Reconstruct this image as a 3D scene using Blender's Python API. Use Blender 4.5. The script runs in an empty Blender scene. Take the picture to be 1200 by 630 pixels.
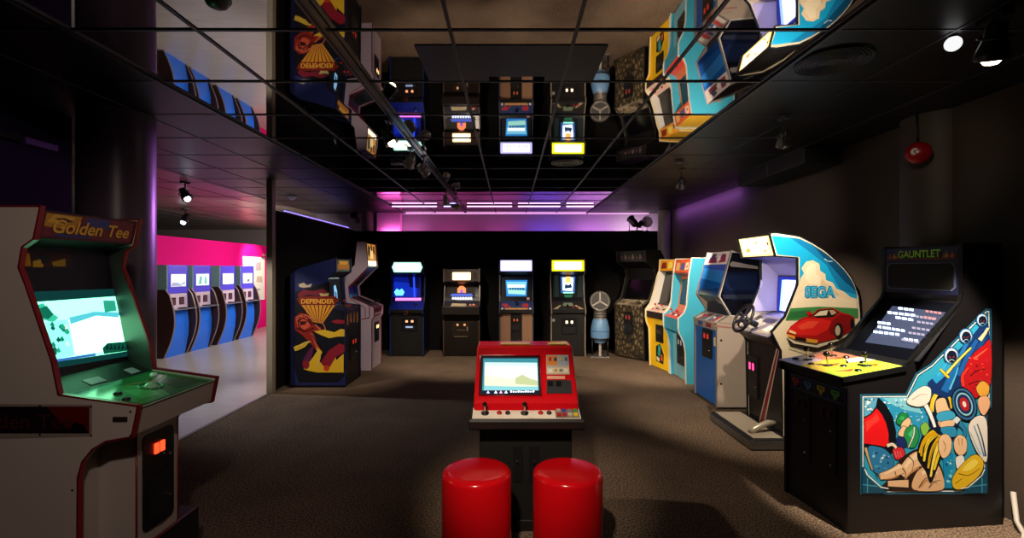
import bpy, math, random
from mathutils import Matrix, Vector
random.seed(7)
S = bpy.context.scene
COL = S.collection
PI = math.pi
F = 567.0                      # focal length in pixels (1200 px wide frame)
CX, CY = 598.0, 316.0          # vanishing point
H = 1.6                        # eye height
ZC = 2.77                      # ceiling height
CAM = Vector((0, 0, H))

# ------------------------------------------------------------------ materials
def lin(c):
    c /= 255.0
    return c / 12.92 if c <= 0.04045 else ((c + 0.055) / 1.055) ** 2.4
def rgb(h):
    h = h.lstrip('#')
    return (lin(int(h[0:2], 16)), lin(int(h[2:4], 16)), lin(int(h[4:6], 16)), 1)
_M = {}
def mat(hexc, rough=.5, metal=0.0, emit=0.0, spec=.5, bump=0.0, scale=60.0, var=0.0, name=None):
    key = (hexc, rough, metal, emit, spec, bump, scale, var)
    if key in _M: return _M[key]
    m = bpy.data.materials.new(name or ('paint_' + hexc.strip('#')))
    m.use_nodes = True
    nt = m.node_tree; b = nt.nodes['Principled BSDF']
    c = rgb(hexc)
    b.inputs['Base Color'].default_value = c
    b.inputs['Roughness'].default_value = rough
    b.inputs['Metallic'].default_value = metal
    b.inputs['Specular IOR Level'].default_value = spec
    if emit:
        b.inputs['Base Color'].default_value = tuple(x * .08 for x in c[:3]) + (1,)
        b.inputs['Emission Color'].default_value = c
        b.inputs['Emission Strength'].default_value = emit
    if bump or var:
        tc = nt.nodes.new('ShaderNodeTexCoord')
        n = nt.nodes.new('ShaderNodeTexNoise')
        n.inputs['Scale'].default_value = scale
        n.inputs['Detail'].default_value = 4
        nt.links.new(tc.outputs['Object'], n.inputs['Vector'])
        if bump:
            bp = nt.nodes.new('ShaderNodeBump')
            bp.inputs['Strength'].default_value = bump
            bp.inputs['Distance'].default_value = .01
            nt.links.new(n.outputs['Fac'], bp.inputs['Height'])
            nt.links.new(bp.outputs['Normal'], b.inputs['Normal'])
        if var:
            mx = nt.nodes.new('ShaderNodeMix'); mx.data_type = 'RGBA'
            mx.inputs[6].default_value = tuple(x * (1 - var) for x in c[:3]) + (1,)
            mx.inputs[7].default_value = tuple(min(1, x * (1 + var)) for x in c[:3]) + (1,)
            nt.links.new(n.outputs['Fac'], mx.inputs[0])
            nt.links.new(mx.outputs[2], b.inputs['Base Color'])
    _M[key] = m
    return m
def glow(hexc, s=1.0): return mat(hexc, .6, 0, s * 1.7 if s >= 1 else s, .3)
def ink(hexc, r=.4): return mat(hexc, r)
BLACK = mat('#0c0c0e', .45)
DARK = mat('#151416', .5, bump=.05)
CHROME = mat('#c8c8cc', .18, 1.0)
STEEL = mat('#8a8a8c', .35, 1.0)
RUBBER = mat('#101010', .8)

def voronoi_mat():
    m = bpy.data.materials.new('weathered_stone_print'); m.use_nodes = True
    nt = m.node_tree; b = nt.nodes['Principled BSDF']
    tc = nt.nodes.new('ShaderNodeTexCoord')
    mp = nt.nodes.new('ShaderNodeMapping'); mp.inputs['Scale'].default_value = (15, 15, 9)
    v = nt.nodes.new('ShaderNodeTexVoronoi'); v.inputs['Scale'].default_value = 1.0
    v.feature = 'DISTANCE_TO_EDGE'
    n = nt.nodes.new('ShaderNodeTexNoise'); n.inputs['Scale'].default_value = 14; n.inputs['Detail'].default_value = 6
    ml = nt.nodes.new('ShaderNodeMath'); ml.operation = 'MULTIPLY'
    r = nt.nodes.new('ShaderNodeValToRGB')
    e = r.color_ramp.elements
    e[0].position = .02; e[0].color = rgb('#1a150e')
    e[1].position = .30; e[1].color = rgb('#a08e6a')
    k = e.new(.13); k.color = rgb('#6a5a40')
    nt.links.new(tc.outputs['Object'], mp.inputs['Vector'])
    nt.links.new(mp.outputs['Vector'], v.inputs['Vector'])
    nt.links.new(tc.outputs['Object'], n.inputs['Vector'])
    nt.links.new(v.outputs['Distance'], ml.inputs[0]); nt.links.new(n.outputs['Fac'], ml.inputs[1])
    nt.links.new(ml.outputs[0], r.inputs['Fac'])
    nt.links.new(r.outputs['Color'], b.inputs['Base Color'])
    b.inputs['Roughness'].default_value = .5
    return m
STONE = voronoi_mat()

def wood_mat(h1, h2, name):
    m = bpy.data.materials.new(name); m.use_nodes = True
    nt = m.node_tree; b = nt.nodes['Principled BSDF']
    tc = nt.nodes.new('ShaderNodeTexCoord')
    mp = nt.nodes.new('ShaderNodeMapping'); mp.inputs['Scale'].default_value = (30, 30, 2)
    n = nt.nodes.new('ShaderNodeTexNoise'); n.inputs['Scale'].default_value = 1.5; n.inputs['Detail'].default_value = 6
    mx = nt.nodes.new('ShaderNodeMix'); mx.data_type = 'RGBA'
    mx.inputs[6].default_value = rgb(h1); mx.inputs[7].default_value = rgb(h2)
    nt.links.new(tc.outputs['Object'], mp.inputs['Vector']); nt.links.new(mp.outputs['Vector'], n.inputs['Vector'])
    nt.links.new(n.outputs['Fac'], mx.inputs[0]); nt.links.new(mx.outputs[2], b.inputs['Base Color'])
    b.inputs['Roughness'].default_value = .45
    return m
BROWNWOOD = wood_mat('#7d5a44', '#a07a60', 'brown_woodgrain')
DARKWOOD = wood_mat('#120d0a', '#241a15', 'dark_woodgrain')

def carpet_mat():
    m = bpy.data.materials.new('brown_carpet'); m.use_nodes = True
    nt = m.node_tree; b = nt.nodes['Principled BSDF']
    tc = nt.nodes.new('ShaderNodeTexCoord')
    n1 = nt.nodes.new('ShaderNodeTexNoise'); n1.inputs['Scale'].default_value = 85; n1.inputs['Detail'].default_value = 5
    n2 = nt.nodes.new('ShaderNodeTexNoise'); n2.inputs['Scale'].default_value = 2.2; n2.inputs['Detail'].default_value = 3
    ml = nt.nodes.new('ShaderNodeMath'); ml.operation = 'MULTIPLY_ADD'; ml.inputs[1].default_value = .12
    r = nt.nodes.new('ShaderNodeValToRGB'); e = r.color_ramp.elements
    e[0].position = .40; e[0].color = rgb('#2b211b'); e[1].position = .74; e[1].color = rgb('#9a826e')
    for n in (n1, n2): nt.links.new(tc.outputs['Object'], n.inputs['Vector'])
    nt.links.new(n2.outputs['Fac'], ml.inputs[0]); nt.links.new(n1.outputs['Fac'], ml.inputs[2])
    nt.links.new(ml.outputs[0], r.inputs['Fac']); nt.links.new(r.outputs['Color'], b.inputs['Base Color'])
    bp = nt.nodes.new('ShaderNodeBump'); bp.inputs['Strength'].default_value = .7; bp.inputs['Distance'].default_value = .012
    nt.links.new(n1.outputs['Fac'], bp.inputs['Height']); nt.links.new(bp.outputs['Normal'], b.inputs['Normal'])
    b.inputs['Roughness'].default_value = .95; b.inputs['Specular IOR Level'].default_value = .1
    return m
def side_floor_mat():
    m = bpy.data.materials.new('grey_laminate_floor'); m.use_nodes = True
    nt = m.node_tree; b = nt.nodes['Principled BSDF']
    tc = nt.nodes.new('ShaderNodeTexCoord')
    mp = nt.nodes.new('ShaderNodeMapping'); mp.inputs['Scale'].default_value = (1.2, 14, 1)
    n = nt.nodes.new('ShaderNodeTexNoise'); n.inputs['Scale'].default_value = 1.6; n.inputs['Detail'].default_value = 5
    mx = nt.nodes.new('ShaderNodeMix'); mx.data_type = 'RGBA'
    mx.inputs[6].default_value = rgb('#a0988f'); mx.inputs[7].default_value = rgb('#cdc3b7')
    nt.links.new(tc.outputs['Object'], mp.inputs['Vector']); nt.links.new(mp.outputs['Vector'], n.inputs['Vector'])
    nt.links.new(n.outputs['Fac'], mx.inputs[0]); nt.links.new(mx.outputs[2], b.inputs['Base Color'])
    b.inputs['Roughness'].default_value = .28
    return m

# ------------------------------------------------------------------ mesh builder
class MB:
    def __init__(s, M=None):
        s.v, s.f, s.mi, s.sm, s.mats = [], [], [], [], []
        s.M = M or Matrix.Identity(4)
    def m(s, material):
        if material not in s.mats: s.mats.append(material)
        return s.mats.index(material)
    def add(s, vs, fs, material, smooth=False, M=None):
        T = s.M @ M if M is not None else s.M
        b = len(s.v); i = s.m(material)
        s.v += [tuple(T @ Vector(p)) for p in vs]
        for f in fs:
            s.f.append([b + k for k in f]); s.mi.append(i); s.sm.append(smooth)
        return s
    def box(s, x0, x1, y0, y1, z0, z1, material, M=None):
        vs = [(x, y, z) for z in (z0, z1) for y in (y0, y1) for x in (x0, x1)]
        return s.add(vs, [(0, 2, 3, 1), (4, 5, 7, 6), (0, 1, 5, 4), (2, 6, 7, 3), (0, 4, 6, 2), (1, 3, 7, 5)], material, False, M)
    def prism(s, prof, x0, x1, material, M=None):
        """profile of (y,z) swept along x"""
        n = len(prof)
        vs = [(x0, y, z) for y, z in prof] + [(x1, y, z) for y, z in prof]
        fs = [tuple(range(n)), tuple(range(2 * n - 1, n - 1, -1))]
        fs += [(i, i + n, (i + 1) % n + n, (i + 1) % n) for i in range(n)]
        return s.add(vs, fs, material, False, M)
    def plate(s, pts, z0, z1, material, M=None):
        """outline (u,v) with thickness along local z"""
        n = len(pts)
        vs = [(x, y, z0) for x, y in pts] + [(x, y, z1) for x, y in pts]
        fs = [tuple(range(n - 1, -1, -1)), tuple(range(n, 2 * n))]
        fs += [(i, (i + 1) % n, (i + 1) % n + n, i + n) for i in range(n)]
        return s.add(vs, fs, material, False, M)
    def poly(s, pts, z, material, M=None):
        return s.add([(x, y, z) for x, y in pts], [tuple(range(len(pts)))], material, False, M)
    def lathe(s, prof, material, n=24, M=None, smooth=True):
        """profile of (r,z) round local z"""
        vs, fs = [], []
        for r, z in prof:
            for k in range(n):
                a = 2 * PI * k / n
                vs.append((r * math.cos(a), r * math.sin(a), z))
        for j in range(len(prof) - 1):
            for k in range(n):
                a, b = j * n + k, j * n + (k + 1) % n
                fs.append((a, b, b + n, a + n))
        s.add(vs, fs, material, smooth, M)
        s.add(vs[:n], [tuple(range(n - 1, -1, -1))], material, False, M)
        s.add(vs[-n:], [tuple(range(n))], material, False, M)
        return s
    def tube(s, pts, r, material, n=8, M=None, closed=False):
        pts = [Vector(p) for p in pts]; N = len(pts)
        vs, fs = [], []
        for i, p in enumerate(pts):
            if closed: d = pts[(i + 1) % N] - pts[i - 1]
            else: d = pts[min(i + 1, N - 1)] - pts[max(i - 1, 0)]
            q = d.normalized().to_track_quat('Z', 'Y')
            for k in range(n):
                a = 2 * PI * k / n
                vs.append(p + q @ Vector((r * math.cos(a), r * math.sin(a), 0)))
        for i in range(N if closed else N - 1):
            j = (i + 1) % N
            for k in range(n):
                fs.append((i * n + k, i * n + (k + 1) % n, j * n + (k + 1) % n, j * n + k))
        if not closed:
            fs += [tuple(range(n - 1, -1, -1)), tuple(range((N - 1) * n, N * n))]
        return s.add(vs, fs, material, True, M)
    def ball(s, r, material, c=(0, 0, 0), n=16, sq=1.0, M=None):
        pr = [(max(1e-4, r * math.sin(PI * i / 10)), -r * sq * math.cos(PI * i / 10)) for i in range(11)]
        T = Matrix.Translation(c)
        return s.lathe(pr, material, n, M @ T if M is not None else T)
    def torus(s, R, r, material, M=None, n=32):
        return s.tube([(R * math.cos(2 * PI * k / n), R * math.sin(2 * PI * k / n), 0) for k in range(n)], r, material, 8, M, True)
    def text(s, body, x, y, h, material, z=.0012, width=None, bold=0.0, shear=0.0, M=None, center=True):
        """lettering: lies in the local xy plane, centred on x,y, cap height h"""
        c = bpy.data.curves.new('lettering', 'FONT'); c.body = body; c.size = 1; c.offset = bold; c.shear = shear
        o = bpy.data.objects.new('lettering', c); COL.objects.link(o)
        bpy.context.view_layer.update()
        dg = bpy.context.evaluated_depsgraph_get()
        me = bpy.data.meshes.new_from_object(o.evaluated_get(dg))
        vs = [v.co.copy() for v in me.vertices]; fs = [tuple(p.vertices) for p in me.polygons]
        bpy.data.objects.remove(o); bpy.data.curves.remove(c); bpy.data.meshes.remove(me)
        x0 = min(v.x for v in vs); x1 = max(v.x for v in vs); y0 = min(v.y for v in vs); y1 = max(v.y for v in vs)
        ky = h / (y1 - y0); kx = (width / (x1 - x0)) if width else ky
        vs = [((v.x - (x0 + x1) / 2) * kx + x, (v.y - (y0 + y1) / 2) * ky + y, z) for v in vs]
        return s.add(vs, fs, material, False, M)
    def build(s, name, parent=None, bevel=0.0, **props):
        me = bpy.data.meshes.new(name)
        me.from_pydata(s.v, [], s.f)
        for m in s.mats: me.materials.append(m)
        for p, i, q in zip(me.polygons, s.mi, s.sm):
            p.material_index = i; p.use_smooth = q
        me.update()
        o = bpy.data.objects.new(name, me); COL.objects.link(o)
        if parent is not None: o.parent = parent
        if bevel:
            b = o.modifiers.new('bevel', 'BEVEL'); b.width = bevel; b.segments = 2; b.limit_method = 'ANGLE'; b.angle_limit = math.radians(40)
        for k, v in props.items(): o[k] = v
        return o

def tag(o, label=None, category=None, group=None, kind=None):
    for k, v in (('label', label), ('category', category), ('group', group), ('kind', kind)):
        if v: o[k] = v
    return o
def thing(name, label, category, loc=(0, 0, 0), rz=0.0, group=None):
    o = bpy.data.objects.new(name, None); COL.objects.link(o)
    o.empty_display_size = .1
    o.location = loc; o.rotation_euler = (0, 0, rz)
    return tag(o, label, category, group)
def root_matrix(o):
    return Matrix.Translation(o.location) @ Matrix.Rotation(o.rotation_euler[2], 4, 'Z')
def frame(origin, u, v):
    """a flat working frame: x along u, y along v, z outward"""
    u = Vector(u).normalized(); v = Vector(v).normalized(); n = u.cross(v).normalized(); v = n.cross(u)
    return Matrix(((u.x, v.x, n.x, origin[0]), (u.y, v.y, n.y, origin[1]), (u.z, v.z, n.z, origin[2]), (0, 0, 0, 1)))
def survey(root, fr, px, py):
    """measure a spot of the photograph on a surface of the thing: sight line meets the surface"""
    T = (root_matrix(root) @ fr).inverted()
    a = T @ CAM
    d = T @ Vector(((px - CX) / F, 1 + CAM.y, -(py - CY) / F + H)) - a
    k = -a.z / d.z
    return (a.x + d.x * k, a.y + d.y * k)
def PP(root, fr, pts): return [survey(root, fr, *p) for p in pts]

def struct(name, mb, parent=None, bevel=0.0):
    o = mb.build(name, parent, bevel)
    if parent is None: o['kind'] = 'structure'
    return o

# ------------------------------------------------------------------ cabinet kit
class Cabinet:
    def __init__(c, name, label, category, loc, deg, w, prof, inner, side, trim, th=.022, body=DARK, trim_w=.004):
        c.root = thing(name, label, category, loc, math.radians(deg))
        c.w, c.th, c.fr, c.part = w, th, {}, {}
        c.sides = {}
        for sgn in (1, -1):
            x0, x1 = (w / 2 - th, w / 2) if sgn > 0 else (-w / 2, -w / 2 + th)
            p = MB().prism(prof, x0, x1, side).build('side_panel', c.root)
            c.sides[sgn] = p
            if trim:
                e = MB(); n = len(prof)
                for i in range(n):
                    (ya, za), (yb, zb) = prof[i], prof[(i + 1) % n]
                    if max(za, zb) < .03: continue
                    L = math.hypot(yb - ya, zb - za)
                    if L < 1e-4: continue
                    fr = frame((0, ya, za), (1, 0, 0), (0, yb - ya, zb - za))
                    e.box(x0 - .001, x1 + .001, -.002, L + .002, -.0015, trim_w, trim, fr)
                    e.box(x0 - .001, x1 + .001, -.002, L + .002, -trim_w, .0015, trim, fr)
                c.trim = e.build('edge_trim', p)
        # inner = [(y, z, part name of the panel that starts here or None, material)]
        pts = [(a[0], a[1]) for a in inner]
        xi = w / 2 - th - .0005
        MB().prism([(y + .0, z) for y, z in c.inset(pts, .008)], -xi, xi, body).build('cabinet_body', c.root)
        for i, a in enumerate(inner):
            if a[2]:
                b = inner[(i + 1) % len(inner)]
                dy, dz = b[0] - a[0], b[1] - a[1]
                fr = frame((0, a[0], a[1]), (1, 0, 0), (0, dy, dz))
                L = math.hypot(dy, dz)
                c.fr[a[2]] = (fr, L)
                c.part[a[2]] = MB(fr).box(-xi, xi, 0, L, -.008, 0, a[3]).build(a[2], c.root)
        c.fr['near_plus'] = (frame((w / 2, 0, 0), (0, 1, 0), (0, 0, 1)), 0)
        c.fr['near_minus'] = (frame((-w / 2, 0, 0), (0, -1, 0), (0, 0, 1)), 0)
        c.xi = xi
    @staticmethod
    def inset(pts, d):
        n = len(pts); A = sum(pts[i][0] * pts[(i + 1) % n][1] - pts[(i + 1) % n][0] * pts[i][1] for i in range(n))
        s = 1 if A > 0 else -1
        out = []
        for i in range(n):
            p0, p1, p2 = Vector(pts[i - 1]), Vector(pts[i]), Vector(pts[(i + 1) % n])
            a = (p1 - p0).normalized(); b = (p2 - p1).normalized()
            na = Vector((-a.y, a.x)) * s; nb = Vector((-b.y, b.x)) * s
            q = na + nb
            q = q / max(.35, q.dot(na)) * d if q.length > 1e-6 else na * d
            out.append((p1.x + q.x, p1.y + q.y))
        return out
    def px(c, fname, pts): return PP(c.root, c.fr[fname][0], pts)
    def on(c, fname, lift=0.0):
        return MB(c.fr[fname][0] @ Matrix.Translation((0, 0, lift)))
    def button(c, fname, u, v, color, r=.015, hgt=.01):
        c.on(fname).lathe([(r * 1.25, 0), (r * 1.25, .004), (r, .005), (r, hgt), (r * .7, hgt + .002)], ink(color, .3), 12).build('button', c.part[fname])
    def stick(c, fname, u, v, color, hgt=.07, r=.018):
        M = Matrix.Translation((u, v, 0))
        c.on(fname).lathe([(.03, 0), (.03, .004), (.012, .008)], BLACK, 14, M).lathe([(.005, .004), (.005, hgt)], CHROME, 8, M).ball(r, ink(color, .25), (u, v, hgt + r * .7), 12).build('joystick', c.part[fname])
    def btn(c, fname, u, v, color, r=.015, hgt=.01):
        M = Matrix.Translation((u, v, 0))
        c.on(fname).lathe([(r * 1.25, 0), (r * 1.25, .004), (r, .005), (r, hgt), (r * .7, hgt + .002)], ink(color, .3), 12, M).build('button', c.part[fname])
    def coin_door(c, fname, u, v, w, h, lit='#ff5030', face='#111113', es=1.5, slots=2, plate=True):
        m = c.on(fname).plate(rrect(u - w / 2, u + w / 2, v - h / 2, v + h / 2, .012), 0, .012, ink(face, .35))
        m.plate(rrect(u - w * .42, u + w * .42, v - h * .44, v - h * .06, .008), .012, .015, ink('#1b1b1d', .4))
        d = m.build('coin_door', c.part[fname])
        for k in range(slots):
            uu = u + (k - (slots - 1) / 2) * w * .34
            s = c.on(fname)
            s.box(uu - w * .12, uu + w * .12, v + h * .12, v + h * .38, .012, .02, ink('#26262a', .3))
            s.box(uu - w * .07, uu + w * .07, v + h * .17, v + h * .33, .02, .024, glow(lit, es) if lit else ink('#551010'))
            s.build('coin_slot', c.part[fname])
        c.on(fname).lathe([(.009, .012), (.009, .022), (.006, .024)], CHROME, 12, Matrix.Translation((u + w * .3, v - h * .22, 0))).build('lock', c.part[fname])
        return d

def rrect(x0, x1, y0, y1, r, n=4):
    out = []
    for cx, cy, a0 in ((x1 - r, y1 - r, 0), (x0 + r, y1 - r, PI / 2), (x0 + r, y0 + r, PI), (x1 - r, y0 + r, 3 * PI / 2)):
        for k in range(n + 1):
            a = a0 + PI / 2 * k / n
            out.append((cx + r * math.cos(a), cy + r * math.sin(a)))
    return out
def smooth(pts, n=4):
    out = []; N = len(pts)
    for i in range(N):
        p0, p1, p2, p3 = pts[i - 1], pts[i], pts[(i + 1) % N], pts[(i + 2) % N]
        for k in range(n):
            t = k / n
            out.append(tuple(.5 * (2 * p1[j] + (p2[j] - p0[j]) * t + (2 * p0[j] - 5 * p1[j] + 4 * p2[j] - p3[j]) * t * t + (3 * p1[j] - p0[j] - 3 * p2[j] + p3[j]) * t ** 3) for j in (0, 1)))
    return out
def ell(cx, cy, rx, ry=None, n=18, a0=0, a1=360):
    ry = ry or rx
    full = abs(a1 - a0) >= 360
    return [(cx + rx * math.cos(math.radians(a0 + (a1 - a0) * k / (n if full else n - 1))), cy + ry * math.sin(math.radians(a0 + (a1 - a0) * k / (n if full else n - 1)))) for k in range(n)]

class Art:
    """printed picture of many flat colour shapes, stacked as thin layers of print on a panel"""
    def __init__(a, cab, fname, lift=.0008, step=.00025):
        a.c, a.f, a.z, a.step = cab, fname, lift, step
        a.mb = MB(cab.fr[fname][0])
    def px(a, color, pts, em=0, r=.4):
        a.mb.poly(a.c.px(a.f, pts), a.z, glow(color, em) if em else ink(color, r)); a.z += a.step
        return a
    def ink(a, color, pts, w=.9, line='#0a0d14'):
        q = smooth(pts) if len(pts) < 14 else list(pts)
        a.px(line, Cabinet.inset(q, -w)); a.px(color, q)
        return a
    def uv(a, color, pts, em=0, r=.4):
        a.mb.poly(pts, a.z, glow(color, em) if em else ink(color, r)); a.z += a.step
        return a
    def line(a, color, pts, w=1.2, em=0):
        for (x0, y0), (x1, y1) in zip(pts, pts[1:]):
            L = math.hypot(x1 - x0, y1 - y0) or 1
            nx, ny = -(y1 - y0) / L * w / 2, (x1 - x0) / L * w / 2
            tx, ty = (x1 - x0) / L * w * .4, (y1 - y0) / L * w * .4
            a.mb.poly(a.c.px(a.f, [(x0 - tx + nx, y0 - ty + ny), (x1 + tx + nx, y1 + ty + ny), (x1 + tx - nx, y1 + ty - ny), (x0 - tx - nx, y0 - ty - ny)]), a.z, glow(color, em) if em else ink(color))
        a.z += a.step
        return a
    def text(a, body, x, y, h, color, em=0, **k):
        a.mb.text(body, x, y, h, glow(color, em) if em else ink(color), z=a.z, **k); a.z += a.step
        return a
    def build(a, name, parent): return a.mb.build(name, parent)

# ================================================================== THE SETTING
XM0, GX, NX = -2.146, .6175, 6            # mirrored field of the ceiling
XM1 = XM0 + GX * NX
GY, YG0, YB = .645, -1.51, 9.98           # rows of tiles, back edge
YROWS = [YG0 + GY * i for i in range(0, 18)] + [YB]
XW, XP = 3.2, -3.12                       # right wall, line of left partition / carpet edge

MIRROR = mat('#c9c6c6', .02, 1.0)
def tile_dark():
    m = bpy.data.materials.new('dark_ceiling_tile'); m.use_nodes = True
    b = m.node_tree.nodes['Principled BSDF']
    b.inputs['Base Color'].default_value = rgb('#141114'); b.inputs['Roughness'].default_value = .42
    b.inputs['Specular IOR Level'].default_value = .4
    return m
TILE = tile_dark()
TBAR = mat('#5a5660', .45, .6)

struct('floor', MB().box(XP, XW + .3, -2.2, 10.3, -.05, 0, carpet_mat()))
struct('floor_side', MB().box(-11.2, XP, -2.2, 14.2, -.05, 0, side_floor_mat()))
struct('trim_1', MB().box(XP - .02, XP + .02, -2.2, 6.3, 0, .006, mat('#6d655e', .4, .6)))
mb = MB()
for i in range(NX):                        # each mirror tile hangs very slightly out of true
    for j in range(len(YROWS) - 1):
        x0, x1 = XM0 + GX * i, XM0 + GX * (i + 1); y0, y1 = YROWS[j], YROWS[j + 1]
        q = [random.uniform(-.0007, .0007) for _ in range(3)]
        mb.add([(x0, y0, ZC + q[0]), (x1, y0, ZC + q[1]), (x1, y1, ZC + q[1] + q[2] - q[0]), (x0, y1, ZC + q[2])], [(0, 3, 2, 1)], MIRROR)
ceil = struct('ceiling', mb)
mb = MB()
for i in range(NX + 1):
    x = XM0 + GX * i; mb.box(x - .009, x + .009, YG0, YB, ZC - .006, ZC + .004, TBAR)
for y in YROWS: mb.box(XM0, XM1, y - .008, y + .008, ZC - .0055, ZC + .004, TBAR)
mb.build('ceiling_grid', ceil)
struct('trim_2', MB().box(XM0 - .03, XM0 - .009, YG0, YB, ZC - .02, ZC + .02, mat('#17151a', .4)))
struct('trim_3', MB().box(XM1 + .009, XM1 + .03, YG0, YB, ZC - .02, ZC + .02, mat('#17151a', .4)))
def tiled(name, x0, x1, y0, y1, m, gx, x_start, rows):
    o = struct(name, MB().box(x0, x1, y0, y1, ZC, ZC + .05, m))
    g = MB(); x = x_start
    while x < x1:
        if x > x0: g.box(x - .006, x + .006, y0, y1, ZC - .004, ZC + .001, TBAR)
        x += gx
    for y in rows:
        if y0 < y < y1: g.box(x0, x1, y - .006, y + .006, ZC - .0035, ZC + .001, TBAR)
    g.build('ceiling_grid', o)
    return o
tiled('ceiling_left', -4.0, XM0 - .02, -1.6, 14.2, TILE, GX, XM0 - GX * 3, YROWS)
tiled('ceiling_side', -11.2, -4.0, -2.2, 14.2, mat('#7c7862', .32), .45, -10.8, [GY * 2 * i for i in range(12)])
tiled('ceiling_right', XM1 + .02, XW + .3, -2.2, YB + .1, TILE, GX, XM1 + GX, YROWS)
struct('ceiling_front', MB().box(-4.0, XW + .3, -2.2, YG0, ZC - .001, ZC + .05, mat('#0e0c0d', .6)))

WALLD = mat('#463a31', .85, bump=.25, scale=40)
struct('wall_right', MB().box(XW, XW + .15, -2.2, 10.2, 0, ZC + .05, WALLD))
struct('wall_front', MB().box(-11.2, XW + .3, -2.3, -2.2, 0, ZC + .05, mat('#141213', .9)))
struct('wall_back', MB().box(XP - .9, XW + .3, YB + .08, YB + .2, 0, ZC + .05, mat('#8c7c88', .8, bump=.1)))
BLACKWALL = mat('#0d0b0c', .9, spec=.2, bump=.1)
struct('wall_partition_back', MB().box(XP - .08, 2.94, 9.66, 9.74, 0, 2.375, BLACKWALL))
struct('wall_partition_left', MB().box(XP - .08, XP, 6.36, 9.66, 0, 2.39, BLACKWALL))
struct('trim_4', MB().box(XP - .04, XP + .035, 6.27, 6.36, 0, ZC, mat('#a09686', .45, .2)))
struct('wall_partition_front', MB().box(-3.45, -3.37, -2.2, 3.72, 0, ZC, BLACKWALL))
PINKW = mat('#ff0585', .8, spec=.2)
struct('wall_pink', MB().box(-7.05, -6.9, 8.45, 13.8, 0, 2.28, PINKW))
struct('wall_side_far', MB().box(-11.2, XP - .9, 14.1, 14.3, 0, ZC + .05, mat('#8a8078', .8)))
struct('wall_side_left', MB().box(-11.3, -11.15, -2.2, 14.2, 0, ZC + .05, mat('#857a70', .8)))
COLM = mat('#5a4c58', .35, bump=.06, scale=120)
def column(name, x, y, r, z1=ZC, m=COLM):
    o = MB().lathe([(r, 0), (r, z1)], m, 48, Matrix.Translation((x, y, 0))).build(name); o['kind'] = 'structure'; return o
column('column_left', -2.97, 3.66, .24)
column('column_right', 3.3, 3.72, .24, m=mat('#4c4038', .6, bump=.1))
column('column_back_left', -2.93, 10.0 - .12, .13, m=mat('#5d5348', .6))
column('column_back_right', 3.06, 9.62, .12, m=mat('#8b8480', .6))
# pink boxed-out recess at the left end of the back wall
struct('trim_5', MB().box(-2.72, -2.25, 9.86, YB + .07, 2.3, ZC - .002, mat('#f3a8d8', .7)))

# ================================================================== GOLF MACHINE, front left
WHITE = mat('#b9ada2', .45, bump=.04, scale=25)
RED = mat('#8a0f1c', .35)
X0, YC, W = -1.64, 2.425, .59
prof = [(0, 1.0), (.028, .863), (.054, .86), (.14, .845), (.20, .81), (.245, .755), (.265, .683), (.27, .04), (1.1, .04), (1.1, 1.88), (.43, 1.88), (.46, 1.735), (.51, 1.70), (.526, 1.61), (.50, 1.547), (.38, 1.198), (.35, 1.05)]
inner = [(.30, .05, 'rear_kick', WHITE), (.30, .85, None, 0), (.03, .868, 'front_fascia', WHITE), (.008, .985, 'control_panel', BLACK), (.36, 1.04, 'screen_bezel', BLACK), (.49, 1.10, 'monitor', BLACK),
         (.575, 1.50, 'speaker_panel', mat('#15131a', .4)), (.60, 1.71, 'marquee_underside', BLACK), (.47, 1.742, 'marquee', mat('#3c1018', .3)), (.44, 1.868, 'top_panel', BLACK), (1.09, 1.868, 'back_panel', BLACK), (1.09, .05, None, 0)]
g = Cabinet('golf_arcade_machine', 'large white golf arcade machine with red edging and a wide green trackball panel', 'arcade machine', (X0, YC, 0), 90, W, prof, inner, WHITE, RED)
# pedestal with coin door, plinth
P = MB().box(-.141, .141, .125, .31, .10, .862, WHITE)
ped = P.build('pedestal', g.root, .004)
e = MB()
for x in (-.141, .141): e.tube([(x, .125, .11), (x, .125, .862)], .0045, RED, 6)
e.build('edge_trim', ped)
MB().box(-W / 2, W / 2, .112, 1.08, 0, .036, BLACK).box(-W / 2, W / 2, .112, .30, .03, .275, mat('#120c0d', .5)).tube([(-W / 2, .112, .275), (W / 2, .112, .275)], .005, RED, 6).build('plinth', g.root)
fr = frame((0, .125, 0), (1, 0, 0), (0, 0, 1)); g.fr['ped'] = (fr, 1); g.part['ped'] = ped
MB(fr).plate(rrect(-.105, .105, .33, .80, .03), 0, .006, ink('#0a0a0b', .35)).plate(rrect(-.07, .07, .36, .58, .01), .006, .009, ink('#161618')).lathe([(.009, .009), (.009, .02)], CHROME, 10, Matrix.Translation((.06, .66, 0))).lathe([(.009, .009), (.009, .02)], CHROME, 10, Matrix.Translation((.06, .45, 0))).build('coin_door', ped)
for x in (-.022, .018): MB(fr).box(x - .012, x + .012, .69, .74, .006, .014, glow('#ff3418', 2.2)).build('coin_slot', ped)
MB(fr).box(-.03, .03, .345, .355, .006, .02, BLACK).build('door_latch', ped)
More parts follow.
